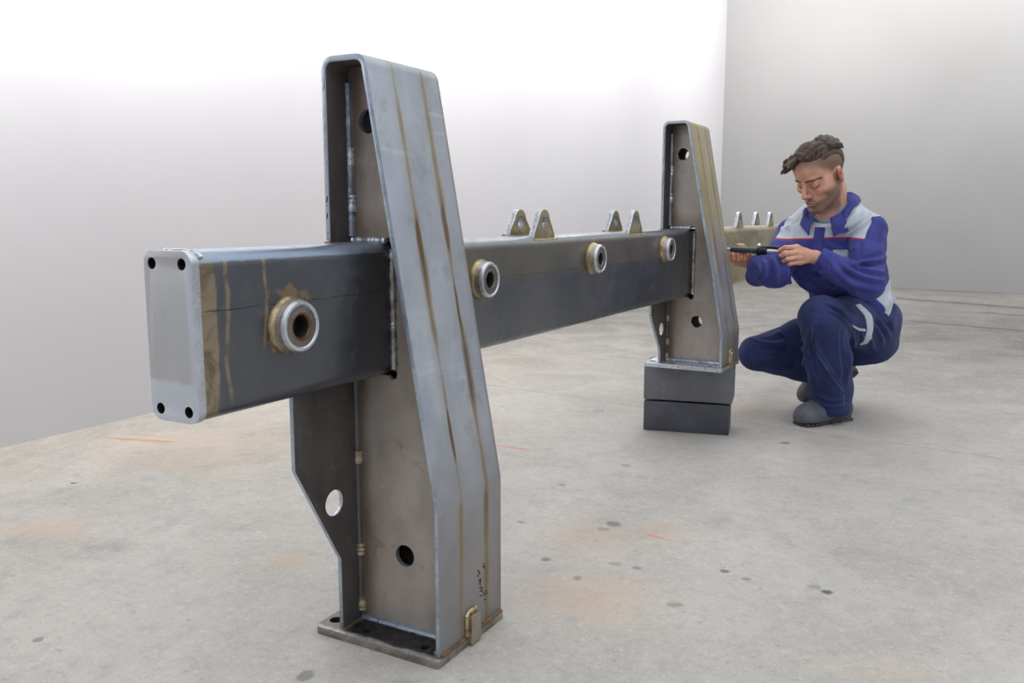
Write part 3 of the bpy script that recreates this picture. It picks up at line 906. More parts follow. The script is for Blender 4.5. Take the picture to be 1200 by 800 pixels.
def fold_cloth(V, Q, folds):
    """press cloth folds into a garment: each fold is a line laid on the side of the garment, raised (+) or sunk (-)"""
    bv = BVHTree.FromPolygons([tuple(c) for c in V.tolist()], Q.tolist())
    fn = np.cross(V[Q[:, 2]] - V[Q[:, 0]], V[Q[:, 3]] - V[Q[:, 1]])
    N = np.zeros_like(V)
    for k in range(4):
        for ax in range(3):
            N[:, ax] += np.bincount(Q[:, k], fn[:, ax], len(V))
    N /= np.linalg.norm(N, axis=1)[:, None] + 1e-12
    D = np.zeros(len(V))
    for amp, wid, pts in folds:
        P = []; PN = []
        pts = [np.array(p, dtype=float) for p in pts]
        if len(pts) > 2:    # smooth the line
            pts = [(1 - t) ** 2 * pts[0] + 2 * t * (1 - t) * (2 * pts[1] - .5 * pts[0] - .5 * pts[-1]) + t * t * pts[-1] for t in np.linspace(0, 1, 9)] if len(pts) == 3 else pts
        for p in pts:
            loc, nor, _, _ = bv.ray_cast(Vector(p + Tc * .30), Vector(-Tc))
            if loc is None: loc, nor, _, _ = bv.find_nearest(Vector(p))
            P.append(np.array(loc)); PN.append(np.array(nor))
        best = np.full(len(V), 9.0); tt = np.zeros(len(V))
        lo = np.min(P, axis=0) - 3 * wid; hi = np.max(P, axis=0) + 3 * wid
        sel = np.where(((V > lo) & (V < hi)).all(1))[0]
        n = len(P) - 1
        b = np.full(len(sel), 9.0); t_ = np.zeros(len(sel))
        for i in range(n):
            ab = P[i + 1] - P[i]
            t = np.clip((V[sel] - P[i]) @ ab / (ab @ ab + 1e-12), 0, 1)
            d = np.linalg.norm(V[sel] - P[i] - t[:, None] * ab, axis=1)
            m = d < b
            b[m] = d[m]; t_[m] = (i + t[m]) / n
        taper = np.sin(np.clip(t_, 0.04, 0.96) * math.pi) ** 0.6
        D[sel] += 1.3 * amp * taper * (np.exp(-(b / wid) ** 2) - 0.45 * np.exp(-((b - 1.9 * wid) / wid) ** 2))
    return V + N * D[:, None]


def vol_mesh(name, vol, mats, parent=None, attrs=None, smooth_it=1, folds=None):
    V, Q = vol.nets()
    me = bpy.data.meshes.new(name)
    me.vertices.add(len(V)); me.vertices.foreach_set('co', V.astype(np.float32).ravel())
    me.loops.add(len(Q) * 4); me.loops.foreach_set('vertex_index', Q.astype(np.int32).ravel())
    me.polygons.add(len(Q)); me.polygons.foreach_set('loop_start', np.arange(0, len(Q) * 4, 4, dtype=np.int32))
    me.polygons.foreach_set('use_smooth', np.ones(len(Q), dtype=bool))
    me.update(calc_edges=True)
    if smooth_it:
        ed = np.empty(len(me.edges) * 2, dtype=np.int32); me.edges.foreach_get('vertices', ed); ed = ed.reshape(-1, 2)
        deg = np.bincount(ed.ravel(), minlength=len(V))[:, None].astype(float)
        for _ in range(smooth_it):
            s = np.zeros_like(V)
            for ax in range(3):
                s[:, ax] = np.bincount(ed[:, 0], V[ed[:, 1], ax], len(V)) + np.bincount(ed[:, 1], V[ed[:, 0], ax], len(V))
            V = V + 0.5 * (s / np.maximum(deg, 1) - V)
        if folds: V = fold_cloth(V, Q, folds)
        me.vertices.foreach_set('co', V.astype(np.float32).ravel())
        me.update()
    for an, fn in (attrs or {}).items():
        a = me.attributes.new(an, 'FLOAT', 'POINT')
        a.data.foreach_set('value', np.asarray(fn(V), dtype=np.float32))
    for m in (mats if isinstance(mats, (list, tuple)) else [mats]):
        me.materials.append(m)
    o = bpy.data.objects.new(name, me)
    return link(o, parent)


def bvh_of(o):
    me = o.data
    co = np.empty(len(me.vertices) * 3, dtype=np.float32); me.vertices.foreach_get('co', co)
    vi = np.empty(len(me.loops), dtype=np.int32); me.loops.foreach_get('vertex_index', vi)
    return BVHTree.FromPolygons([tuple(c) for c in co.reshape(-1, 3).tolist()], vi.reshape(-1, 4).tolist())


def drape(name, grid, bvh, off, thick, mats, parent, bevel=0, snap=True):
    """cloth panel: rows of points pulled onto the garment below, given thickness"""
    rows = len(grid); cols = len(grid[0])
    top = []; bot = []
    for r in grid:
        for p in r:
            p = Vector(p)
            if snap:
                loc, nor, _, _ = bvh.find_nearest(p)
                if (p - loc).dot(nor) < 0 or True:
                    top.append(loc + nor * (off + thick)); bot.append(loc + nor * off)
            else:
                top.append(p); bot.append(p)
    if not snap:
        nn = []
        for i in range(rows):
            for j in range(cols):
                g = lambda a, b: Vector(grid[min(max(a, 0), rows - 1)][min(max(b, 0), cols - 1)])
                nrm = (g(i + 1, j) - g(i - 1, j)).cross(g(i, j + 1) - g(i, j - 1)).normalized()
                nn.append(nrm)
        top = [p + q * thick * .5 for p, q in zip(top, nn)]; bot = [p - q * thick * .5 for p, q in zip(bot, nn)]
    n = rows * cols
    f = []
    for i in range(rows - 1):
        for j in range(cols - 1):
            a = i * cols + j; q = (a, a + 1, a + cols + 1, a + cols)
            f += [q, tuple(x + n for x in reversed(q))]
    rim = [j for j in range(cols)] + [i * cols + cols - 1 for i in range(1, rows)] + [(rows - 1) * cols + j for j in range(cols - 2, -1, -1)] + [i * cols for i in range(rows - 2, 0, -1)]
    for k in range(len(rim)):
        a, b = rim[k], rim[(k + 1) % len(rim)]
        f.append((a, b, b + n, a + n))
    return mesh_obj(name, top + bot, f, mats, parent, smooth=True)


def lerp_rows(A, B, nu, nv):
    """patch between two polylines (same count), resampled"""
    def res(P, n):
        P = [Vector(p) for p in P]
        L = [0]
        for a, b in zip(P[:-1], P[1:]): L.append(L[-1] + (b - a).length)
        out = []
        for i in range(n):
            s = L[-1] * i / (n - 1); k = 0
            while k < len(L) - 2 and L[k + 1] < s: k += 1
            out.append(P[k].lerp(P[k + 1], (s - L[k]) / max(L[k + 1] - L[k], 1e-9)))
        return out
    a = res(A, nu); b = res(B, nu)
    return [[a[i].lerp(b[i], j / (nv - 1)) for i in range(nu)] for j in range(nv)]


# ------------------------------------------------------------------ cloth, skin, hair
def cloth(name, a, b, rough=0.85, sheen=0.06, extra=None):
    t = NT(name)
    n = t.noise(14, 4, 0.6)
    col = t.mix(t.step(n, 0.32, 0.68), a, b)
    if extra: col = extra(t, col, n)
    w = t.noise(420, 2, 0.5)
    t.bump(t.math('ADD', t.math('MULTIPLY', w, 0.25), t.noise(38, 4, 0.6)), 0.22, 0.006)
    return t.set(Base_Color=col, Roughness=rough, Specular_IOR_Level=0.25, Sheen_Weight=sheen, Sheen_Roughness=0.5)


BLUE_A, BLUE_B = sr(56, 59, 124), sr(70, 74, 146)
GREY_A, GREY_B = sr(178, 186, 198), sr(196, 204, 214)


def jacket_panels(t, col, n):
    yk = t.step(t.attr('yoke'), -0.0006, 0.0006)
    col = t.mix(yk, col, t.mix(t.step(n, 0.32, 0.68), GREY_A, GREY_B))
    col = t.mix(t.step(t.attr('piping'), 0.0036, 0.0026), col, sr(168, 44, 74))
    col = t.mix(t.step(t.attr('side'), -0.0006, 0.0006), col, t.mix(t.step(n, 0.32, 0.68), GREY_A, GREY_B))
    return col


M['jacket'] = cloth('blue_grey_jacket_cloth', BLUE_A, BLUE_B, extra=jacket_panels)
M['blue'] = cloth('blue_cloth', BLUE_A, BLUE_B)
M['navy'] = cloth('navy_trouser_cloth', sr(42, 50, 92), sr(51, 60, 106))
M['grey'] = cloth('pale_grey_cloth', GREY_A, GREY_B)
M['shirt'] = cloth('grey_t_shirt_cloth', sr(150, 158, 174), sr(168, 176, 190))
M['seam'] = cloth('pale_seam_thread', sr(92, 100, 148), sr(106, 114, 160))
M['leather'] = NT('grey_boot_leather')
_t = M['leather']
_n = _t.noise(30, 5, 0.6)
_t.bump(_t.noise(160, 3, 0.6), 0.12, 0.003)
M['leather'] = _t.set(Base_Color=_t.mix(_t.step(_n, 0.3, 0.7), sr(80, 84, 94), sr(100, 103, 112)), Roughness=0.6)
M['sole'] = NT('dark_rubber_sole').set(Base_Color=sr(70, 70, 75), Roughness=0.7)


def skin():
    t = NT('skin')
    n = t.noise(30, 4, 0.6)
    col = t.mix(t.step(n, 0.3, 0.7), sr(222, 176, 152), sr(208, 156, 134))
    col = t.mix(t.math('MULTIPLY', t.attr('blush'), 0.6), col, sr(212, 120, 104))
    fine = t.step(t.noise(700, 2, 0.6), 0.35, 0.6, 0.75, 1.0)
    col = t.mix(t.math('MULTIPLY', t.math('MULTIPLY', t.attr('stubble'), 0.8), fine), col, sr(96, 80, 70))
    col = t.mix(t.math('MULTIPLY', t.math('MULTIPLY', t.attr('fade'), 0.85), fine), col, sr(64, 50, 44))
    col = t.mix(t.math('MULTIPLY', t.attr('lip'), 0.75), col, sr(172, 96, 90))
    col = t.mix(t.attr('dark'), col, sr(40, 28, 24))
    t.bump(n, 0.05, 0.002)
    return t.set(Base_Color=col, Roughness=0.5, Subsurface_Weight=0.12, Subsurface_Radius=(0.008, 0.003, 0.0015), Specular_IOR_Level=0.4)


M['skin'] = skin()


def hair_mat():
    t = NT('dark_brown_hair')
    c = t.t.nodes.new('ShaderNodeCombineXYZ')
    t.put(c.inputs[0], t.math('MULTIPLY', t.attr('lateral'), 480.0))
    t.put(c.inputs[1], t.math('MULTIPLY', t.attr('along'), 30.0))
    n = t.noise(1.0, 3, 0.6, c.outputs[0])
    n2 = t.noise(0.22, 2, 0.5, c.outputs[0])
    col = t.mix(t.step(n, 0.32, 0.68), sr(44, 33, 29), sr(104, 84, 74))
    col = t.mix(t.step(n2, 0.40, 0.66, 0, 0.65), col, sr(50, 38, 33))
    t.bump(n, 0.7, 0.003)
    return t.set(Base_Color=col, Roughness=0.48, Specular_IOR_Level=0.4)


M['hair'] = hair_mat()

# ------------------------------------------------------------------ the crouching worker (metres, world)
V3 = lambda p: np.array(p, dtype=float)
ANK_L, TOE_L, KNEE_L, HIP_L = V3((0.453, 2.832, 0.111)), V3((0.350, 2.715, 0.033)), V3((0.428, 2.644, 0.454)), V3((0.549, 3.047, 0.384))
PEL, HIP_R, KNEE_R = V3((0.500, 3.110, 0.370)), V3((0.432, 3.150, 0.350)), V3((0.133, 2.863, 0.260))
ANK_R, TOE_R = V3((0.435, 3.152, 0.143)), V3((0.316, 3.114, 0.038))
SH_L, SH_R = V3((0.556, 2.840, 0.785)), V3((0.254, 2.923, 0.766))
TRAP_L, TRAP_R = V3((0.434, 2.923, 0.859)), V3((0.325, 2.938, 0.827))
EL_L, WR_L = V3((0.585, 2.696, 0.587)), V3((0.388, 2.683, 0.687))
EL_R, WR_R = V3((0.240, 2.637, 0.624)), V3((0.134, 2.721, 0.655))
NECK = V3((0.403, 2.884, 0.862))
HEADC = V3((0.371, 2.809, 1.007))
SHM = (SH_L + SH_R) / 2
aT = (SHM - PEL); LT = np.linalg.norm(aT); aT /= LT           # along the spine
lT = SH_L - SH_R; lT -= aT * (lT @ aT); lT /= np.linalg.norm(lT)   # to his left
fT = np.cross(lT, aT)                                          # to the front
if fT[1] > 0: fT = -fT


def tl(V):  # torso coordinates: left, front, up the spine
    q = V - PEL
    return q @ lT, q @ fT, q @ aT


def torso_fn(grow, table, zlo, zhi):
    zt, wx, wf, wb, oy = (np.array(c, dtype=float) for c in zip(*table))
    def fn(X, Y, Z):
        x = (X - PEL[0]) * lT[0] + (Y - PEL[1]) * lT[1] + (Z - PEL[2]) * lT[2]
        y = (X - PEL[0]) * fT[0] + (Y - PEL[1]) * fT[1] + (Z - PEL[2]) * fT[2]
        z = (X - PEL[0]) * aT[0] + (Y - PEL[1]) * aT[1] + (Z - PEL[2]) * aT[2]
        a = np.interp(z, zt, wx) + grow
        o = np.interp(z, zt, oy)
        b = np.where(y > o, np.interp(z, zt, wf), np.interp(z, zt, wb)) + grow
        e = 2.4
        rr = (np.abs(x / a) ** e + np.abs((y - o) / b) ** e) ** (1 / e)
        d = (rr - 1) * np.minimum(a, b)
        return np.maximum(d, np.maximum(zlo - z, z - zhi))
    return fn


# z, half width, front, back, centre offset (the back is rounded: he bends over his work)
TORSO = [(-0.14, .165, .12, .14, .0), (-0.02, .165, .125, .135, .0), (0.10, .155, .118, .12, -.015), (0.22, .160, .118, .115, -.025),
         (0.32, .170, .120, .110, -.03), (0.40, .172, .105, .10, -.03), (0.46, .140, .085, .085, -.028), (0.52, .09, .06, .065, -.02), (0.56, .06, .05, .05, -.01)]
TLO = np.min([PEL, SH_L, SH_R, NECK, HIP_L, HIP_R], axis=0) - 0.22
THI = np.max([PEL, SH_L, SH_R, NECK, HIP_L, HIP_R], axis=0) + 0.22

# head frame: turned to his right towards the work and tipped down
PITCH, YAW, ROLL = math.radians(31), math.radians(61), math.radians(-3)
Rc = V3((0.87241, 0.48878, 0)); Rc /= np.linalg.norm(Rc); Tc = V3((0.48878, -0.87241, 0)); Tc /= np.linalg.norm(Tc); Uc = V3((0, 0, 1))
fh0 = -math.sin(YAW) * Rc + math.cos(YAW) * Tc
lh = math.cos(YAW) * Rc + math.sin(YAW) * Tc
fh = math.cos(PITCH) * fh0 - math.sin(PITCH) * Uc
uh = np.cross(fh, -lh); uh = uh if uh[2] > 0 else -uh
lh, uh = lh * math.cos(ROLL) + uh * math.sin(ROLL), uh * math.cos(ROLL) - lh * math.sin(ROLL)
HA = np.stack([lh, fh, uh])


HS = 1.07


def H(x, y, z):
    return HEADC + (lh * x + fh * y + uh * z) * HS


def hl(V):
    q = (V - HEADC) / HS
    return q @ lh, q @ fh, q @ uh


body = Vol(np.minimum.reduce([TLO, TOE_L - .1, KNEE_R - .12, WR_R - .12, (0, 2.4, 0)]), np.maximum.reduce([THI, HEADC + 0.17, EL_L + .1]), 0.0026)
B = body
# trunk and limbs
B.field(torso_fn(-0.022, TORSO, -0.12, 0.5), TLO, THI, 0.02)
B.chain([TRAP_L, SH_L], [.05, .052], 0.03); B.chain([TRAP_R, SH_R], [.05, .052], 0.03)
B.chain([SH_L, EL_L, WR_L], [.048, .040, .027], 0.01); B.chain([SH_R, EL_R, WR_R], [.048, .040, .027], 0.01)
B.chain([HIP_L, KNEE_L, ANK_L], [.082, .056, .036], 0.02); B.chain([HIP_R, KNEE_R, ANK_R], [.082, .056, .036], 0.02)
B.chain([ANK_L, ANK_L + (TOE_L - ANK_L) * .5], [.030, .018], 0.01); B.chain([ANK_R, ANK_R + (TOE_R - ANK_R) * .5], [.030, .018], 0.01)
# neck
B.chain([NECK - aT * 0.03, H(0, -.028, -.075), H(0, -.03, -.03)], [.066, .055, .056], 0.025)
for s in (-1, 1):
    B.cone(H(s * .058, -.02, -.045), NECK + fT * 0.045 + lT * s * 0.02 - aT * .01, .014, .012, 0.018)
B.cone(H(0, .028, -.115), NECK + fT * 0.03, .024, .03, 0.02)
# head
e = lambda c, r, k=0.012, sub=False: B.ell(H(*c), np.array(r) * HS, HA, k, sub)
e((0, -.012, .036), (.0755, .095, .083), 0.02)
e((0, .030, -.03), (.061, .058, .075), 0.02)
e((0, .030, -.068), (.050, .050, .042), 0.015)
for s in (-1, 1):
    B.cone(H(s * .054, .0, -.055), H(s * .020, .072, -.101), .019, .016, 0.018)
    e((s * .043, .058, -.024), (.022, .022, .016), 0.015)
    e((s * .058, .02, -.02), (.014, .04, .04), 0.02)
e((0, .078, -.101), (.021, .018, .016), 0.014)
B.cone(H(-.034, .079, .022), H(.034, .079, .022), .0105, .0105, 0.012)
e((0, .06, .055), (.055, .035, .04), 0.02)
for s in (-1, 1):
    e((s * .031, .093, .003), (.0165, .013, .0105), 0.010, True)
    e((s * .031, .0745, .001), (.0145, .0130, .0125), 0.003)
e((0, .070, -.066), (.031, .026, .026), 0.014)
B.chain([H(0, .088, .015), H(0, .099, -.008), H(0, .111, -.030)], [.0080, .0085, .0105], 0.008)
for s in (-1, 1):
    e((s * .0125, .0985, -.034), (.0085, .010, .0075), 0.006)
B.chain([H(-.022, .0865, -.0665), H(0, .0965, -.0615), H(.022, .0865, -.0665)], [.0035, .0062, .0035], 0.005)
B.chain([H(-.020, .0860, -.0710), H(0, .0945, -.0745), H(.020, .0860, -.0710)], [.0035, .0068, .0035], 0.005)
B.chain([H(-.024, .0905, -.0684), H(0, .1015, -.0682), H(.024, .0905, -.0684)], [.0018, .0022, .0018], 0.003, True)
e((0, .093, -.086), (.016, .006, .005), 0.008, True)
for s in (-1, 1):   # ears
    EA = np.stack([lh * s * 0.88 - fh * 0.42, fh * 0.9 + lh * s * 0.42, uh])
    EA = np.stack([v / np.linalg.norm(v) for v in EA])
    B.ell(H(s * .080, -.012, -.004), (.0095, .0215, .034), EA, 0.006)
    B.ell(H(s * .0895, -.008, .002), (.0065, .0125, .020), EA, 0.004, True)
    B.chain([H(s * .0885, -.012, .008), H(s * .0865, -.004, -.006), H(s * .085, -.004, -.018)], [.003, .003, .0025], 0.003)
    B.ell(H(s * .079, .0, -.027), (.007, .009, .010), EA, 0.005)


# hands ------------------------------------------------------------
def finger(pts, r0):
    B.chain(pts, [r0 * 1.08, r0, r0 * 0.93, r0 * 0.80][:len(pts)], 0.0035)


# his left hand (right in the picture): back of the hand towards the camera, fingers pinching the tool's end
hL = {'mcp': [(0.327, 2.638, 0.725), (0.330, 2.629, 0.706), (0.333, 2.632, 0.686), (0.341, 2.645, 0.667)],
      'pip': [(0.289, 2.605, 0.724), (0.291, 2.597, 0.701), (0.299, 2.603, 0.680), (0.309, 2.614, 0.661)],
      'dip': [(0.270, 2.610, 0.713), (0.276, 2.605, 0.692), (0.285, 2.612, 0.672), (0.294, 2.623, 0.655)],
      'tip': [(0.265, 2.629, 0.706), (0.272, 2.628, 0.689), (0.284, 2.637, 0.673), (0.298, 2.647, 0.659)]}
for i in range(4):
    finger([hL['mcp'][i], hL['pip'][i], hL['dip'][i], hL['tip'][i]], (.0092, .0096, .0092, .0082)[i])
    B.cone(WR_L + (SH_R - SH_L) * (i - 1.5) * 0.0, hL['mcp'][i], .018, .0105, 0.010)
B.ell((0.353, 2.659, 0.693), (.030, .014, .024), np.stack([-Rc, Tc, Uc]), 0.012)
B.chain([(0.362, 2.695, 0.702), (0.318, 2.692, 0.698), (0.282, 2.673, 0.700), (0.261, 2.654, 0.702)], [.015, .0125, .0105, .0085], 0.005)
# his right hand: palm below and behind the barrel, fingers wrapped round it towards the camera
hR = {'mcp': [(0.076, 2.703, 0.654), (0.096, 2.708, 0.651), (0.115, 2.714, 0.649), (0.134, 2.721, 0.651)],
      'pip': [(0.068, 2.670, 0.671), (0.091, 2.676, 0.669), (0.114, 2.687, 0.670), (0.134, 2.698, 0.670)],
      'dip': [(0.069, 2.667, 0.688), (0.089, 2.674, 0.690), (0.112, 2.685, 0.690), (0.132, 2.696, 0.687)],
      'tip': [(0.073, 2.681, 0.700), (0.092, 2.688, 0.702), (0.114, 2.698, 0.701), (0.133, 2.707, 0.697)]}
for i in range(4):
    finger([hR['mcp'][i], hR['pip'][i], hR['dip'][i], hR['tip'][i]], (.0104, .0106, .0102, .0094)[i])
    B.cone(WR_R, hR['mcp'][i], .019, .0105, 0.010)
B.ell((0.103, 2.734, 0.660), (.036, .016, .026), np.stack([-Rc, Tc, Uc]), 0.012)
B.chain([(0.123, 2.752, 0.667), (0.105, 2.759, 0.701), (0.088, 2.741, 0.721), (0.077, 2.715, 0.725)], [.015, .0125, .0105, .0085], 0.005)


def sm(x, a, b):
    t = np.clip((x - a) / (b - a), 0, 1)
    return t * t * (3 - 2 * t)


def near_pt(V, p, r0, r1):
    return sm(np.linalg.norm(V - np.array(p), axis=1), r1, r0)


def near_seg(V, a, b, r0, r1):
    a = np.array(a); b = np.array(b); ab = b - a
    t = np.clip((V - a) @ ab / (ab @ ab), 0, 1)
    return sm(np.linalg.norm(V - a - t[:, None] * ab, axis=1), r1, r0)


def a_headonly(V):
    return (np.linalg.norm(V - HEADC, axis=1) < 0.17).astype(float)


def a_stubble(V):
    x, y, z = hl(V)
    m = sm(z - 0.012 * np.abs(x) / .06, -0.030, -0.058) * sm(y, -.012, .012)
    m = m * sm(z, -0.150, -0.115)
    cheek = sm(np.sqrt(((np.abs(x) - .036) / .022) ** 2 + ((z + .040) / .024) ** 2), 1.25, 0.7) * (y > .03)
    m = m * (1 - 0.85 * cheek)
    m = np.maximum(m, sm(np.abs(y - .004), .022, .008) * sm(z, -.075, -.05) * sm(z, .03, .0) * (np.abs(x) > .045) * 0.8)
    m = m * (1 - near_seg(V, H(-.018, .095, -.068), H(.018, .095, -.068), .006, .011))
    return m * a_headonly(V)


def a_fade(V):
    x, y, z = hl(V)
    lim = np.interp(y, [-.11, -.04, -.012, .012, .03, .055, .09], [-.055, -.035, .002, .014, .036, .054, .076])
    m = sm(z - lim, -.020, .024)
    ear = sm(np.linalg.norm(V - H(.082, -.008, 0), axis=1), .030, .036)
    return m * a_headonly(V) * ear


def a_lip(V):
    return 0.7 * np.maximum(near_seg(V, H(-.017, .092, -.066), H(.017, .092, -.066), .005, .009), near_seg(V, H(-.014, .092, -.0735), H(.014, .092, -.0735), .005, .009)) * (hl(V)[1] > .075)


def flat_line(V, pts, r0, r1):
    """mark drawn on the face along (left, up) points"""
    x, y, z = hl(V)
    d = np.full(len(V), 9.0)
    for (ax, az), (bx, bz) in zip(pts[:-1], pts[1:]):
        L2 = (bx - ax) ** 2 + (bz - az) ** 2
        t = np.clip(((x - ax) * (bx - ax) + (z - az) * (bz - az)) / L2, 0, 1)
        d = np.minimum(d, np.hypot(x - ax - t * (bx - ax), z - az - t * (bz - az)))
    return sm(d, r1, r0) * (y > .045) * a_headonly(V)


def a_dark(V):
    m = 0
    for s in (-1, 1):
        brow = flat_line(V, [(s * .012, .0205), (s * .024, .0245), (s * .040, .0262), (s * .053, .0200)], .0022, .0058)
        lash = flat_line(V, [(s * .0165, -.0050), (s * .026, -.0092), (s * .037, -.0092), (s * .047, -.0040)], .0008, .0030)
        lid = 0.22 * flat_line(V, [(s * .017, .003), (s * .031, .008), (s * .046, .002)], .003, .009)
        m = np.maximum(m, np.maximum(brow * 0.85, np.maximum(lash * 0.9, lid)))
        m = np.maximum(m, 0.7 * near_pt(V, H(s * .008, .104, -.0405), .002, .005))
    m = np.maximum(m, 0.6 * flat_line(V, [(-.022, -.0690), (0, -.0680), (.022, -.0690)], .0006, .0026))
    return m


def a_blush(V):
    m = np.maximum(0.5 * near_pt(V, H(.050, .055, -.025), .004, .05), 0.5 * near_pt(V, H(-.050, .055, -.025), .004, .05))
    m = np.maximum(m, 0.5 * near_pt(V, H(0, .115, -.03), .004, .018))
    for s in (-1, 1):
        m = np.maximum(m, near_pt(V, H(s * .085, -.01, 0), .02, .036))
    for k in ('pip', 'dip', 'tip'):
        for p in hR[k]: m = np.maximum(m, 0.9 * near_pt(V, p, .012, .026))
        for p in hL[k]: m = np.maximum(m, 0.35 * near_pt(V, p, .010, .02))
    return m


person = vol_mesh('person', body, M['skin'], None,
                  {'stubble': a_stubble, 'fade': a_fade, 'lip': a_lip, 'dark': a_dark, 'blush': a_blush}, 1)
tag(person, 'person crouching in blue and grey work jacket, holding a tool at the far post', 'person')
BASE[person.name] = Vector((0, 0, 0))

# hair: long top swept forward and over in thick locks, short sides
hair = Vol(HEADC - 0.16, HEADC + 0.17, 0.0021)
rh = np.random.RandomState(11)


def crown(x, y, l):
    q = max(0.03, 1 - (x / .0765) ** 2 - ((y + .012) / .096) ** 2)
    return 0.036 + .083 * math.sqrt(q) + l


for row in range(3):
    nl = (15, 13, 10)[row]
    for i in range(nl):
        u = i / (nl - 1)
        x = -.060 + .112 * u + rh.uniform(-.004, .004)
        lift = (.004, .013, .022)[row] + rh.uniform(-.002, .004)
        y0 = (-.030, -.050, -.055)[row] + rh.uniform(-.010, .010)
        y3 = (.094, .088, .078)[row] + rh.uniform(-.008, .008) - .024 * u - .010
        sw = -.012 - .014 * u                      # combed over to his right
        z3 = (.074, .088, .101)[row] + rh.uniform(-.005, .005) - .012 * abs(x) / .06
        P = []
        for t in np.linspace(0, 1, 8):
            y = y0 + (.058 - y0) * t
            xx = x + sw * t * t
            P.append(H(xx, y, crown(xx * .93, y, -.010 + lift * math.sin(min(1, t * 1.35) * 1.57) + .002 * math.sin(t * 3 + i))))
        xe = x + sw
        P.append(H(xe + sw * .5, (y3 + .058) * .5 + .004, (crown(xe * .9, .058, lift) + z3) * .5 + .008))
        P.append(H(xe + sw * .8, y3 + .004, z3 + .002))
        P.append(H(xe + sw * 1.1, y3 + .008, z3 - .004))
        hair.chain(P, [.006, .0085, .0095, .0100, .0100, .0098, .0095, .0090, .0082, .0062, .0030], 0.0042)
for i in range(7):   # overhanging front at his right temple
    u = i / 6
    P = [H(-.012 - .036 * u, .050, .112 - .014 * u), H(-.024 - .032 * u, .084, .098 - .014 * u), H(-.034 - .022 * u, .097 - .02 * u, .086 - .012 * u + rh.uniform(-.003, .003)), H(-.040 - .020 * u, .101 - .024 * u, .074 - .010 * u)]
    hair.chain(P, [.008, .0095, .0085, .004], 0.0042)
for i in range(10):  # tuft behind the parting on his left
    u = i / 9
    x = .058 - .055 * u; y = -.052 + .02 * math.sin(i * 1.7) * .5
    z = crown(x * .96, y, 0)
    hair.chain([H(x - .008, y + .040, crown(x * .9, y + .04, -.004)), H(x, y + .018, crown(x * .95, y + .018, .012)), H(x * 1.03, y - .004, z + .014), H(x * 1.03, y - .022, z + .002), H(x * 1.02, y - .032, z - .014)], [.006, .0100, .0105, .0095, .004], 0.0042)
# short crop over the back of the head
hair.ell(H(0, -.018, .040), np.array((.0765, .0945, .082)) * HS, HA, 0.004)
hair.ell(H(0, .050, .010), np.array((.12, .085, .062)) * HS, HA, 0.006, True)
hair.ell(H(0, -.01, -.060), np.array((.14, .16, .082)) * HS, HA, 0.008, True)
hair.ell(H(.085, .0, .045), np.array((.030, .060, .036)) * HS, HA, 0.010, True)
hair.ell(H(-.085, .0, .045), np.array((.030, .060, .036)) * HS, HA, 0.010, True)


def a_lat(V):
    x, y, z = hl(V)
    return x + .16 * np.maximum(y + .03, 0) + .3 * np.maximum(0, .07 - z) * (y > .05)


vol_mesh('hair', hair, M['hair'], person, {'lateral': a_lat, 'along': lambda V: hl(V)[1] + .4 * hl(V)[2]}, 0)

# t-shirt showing in the collar
ts = Vol(TLO, THI, 0.004)
ts.field(torso_fn(-0.012, TORSO, 0.24, 0.50), TLO, THI, 0.02)
ts.chain([TRAP_L, TRAP_L * .5 + SH_L * .5], [.055, .055], 0.03); ts.chain([TRAP_R, TRAP_R * .5 + SH_R * .5], [.055, .055], 0.03)
ts.chain([NECK - aT * 0.035, NECK + aT * 0.012], [.075, .064], 0.02)
ts.cone(NECK + aT * 0.022 + fT * 0.012, NECK + aT * 0.15 + fT * 0.06, .052, .10, 0.006, True)
vol_mesh('t_shirt', ts, M['shirt'], person)

# jacket
jk = Vol(np.minimum.reduce([TLO, EL_R - .12, WR_R - .1, EL_L - .12]), np.maximum.reduce([THI, EL_L + .12]), 0.0036)
Z_HEM = 0.085
jk.field(torso_fn(0.006, TORSO, Z_HEM, 0.53), TLO, THI, 0.02)
jk.chain([TRAP_L, SH_L], [.068, .072], 0.04); jk.chain([TRAP_R, SH_R], [.066, .072], 0.04); jk.chain([TRAP_R - fT * .03, TRAP_L - fT * .03], [.07, .072], 0.03)
jk.chain([NECK - aT * 0.06, NECK - aT * 0.02], [.085, .070], 0.03)
CUF_L = WR_L + (EL_L - WR_L) * 0.02; CUF_R = WR_R + (EL_R - WR_R) * 0.10
jk.chain([SH_L, SH_L * .45 + EL_L * .55, EL_L, EL_L * .5 + CUF_L * .5, CUF_L], [.072, .067, .062, .054, .044], 0.007)
jk.chain([SH_R, SH_R * .45 + EL_R * .55, EL_R, EL_R * .5 + CUF_R * .5, CUF_R], [.072, .068, .062, .056, .043], 0.010)
jk.ell(V3((0.383, 2.881, 0.668)), (.14, .105, .15), np.stack([lT, np.array((-.152, -.988, 0)), Uc]), 0.04)
jk.ell(V3((0.171, 2.664, 0.607)), (.046, .040, .042), np.stack([Rc, Tc, Uc]), 0.02)
jk.ell(V3((0.255, 2.664, 0.600)), (.045, .05, .040), np.stack([Rc, Tc, Uc]), 0.02)
# blouson fullness over the waist, loose back hem
jk.ell(PEL + aT * 0.135 + fT * 0.02, (.168, .125, .055), np.stack([lT, fT, aT]), 0.03)
# creases: sleeves at the elbows, chest to waist
jk.ripple(0.0022, 30, 3); jk.ripple(0.0011, 75, 5)
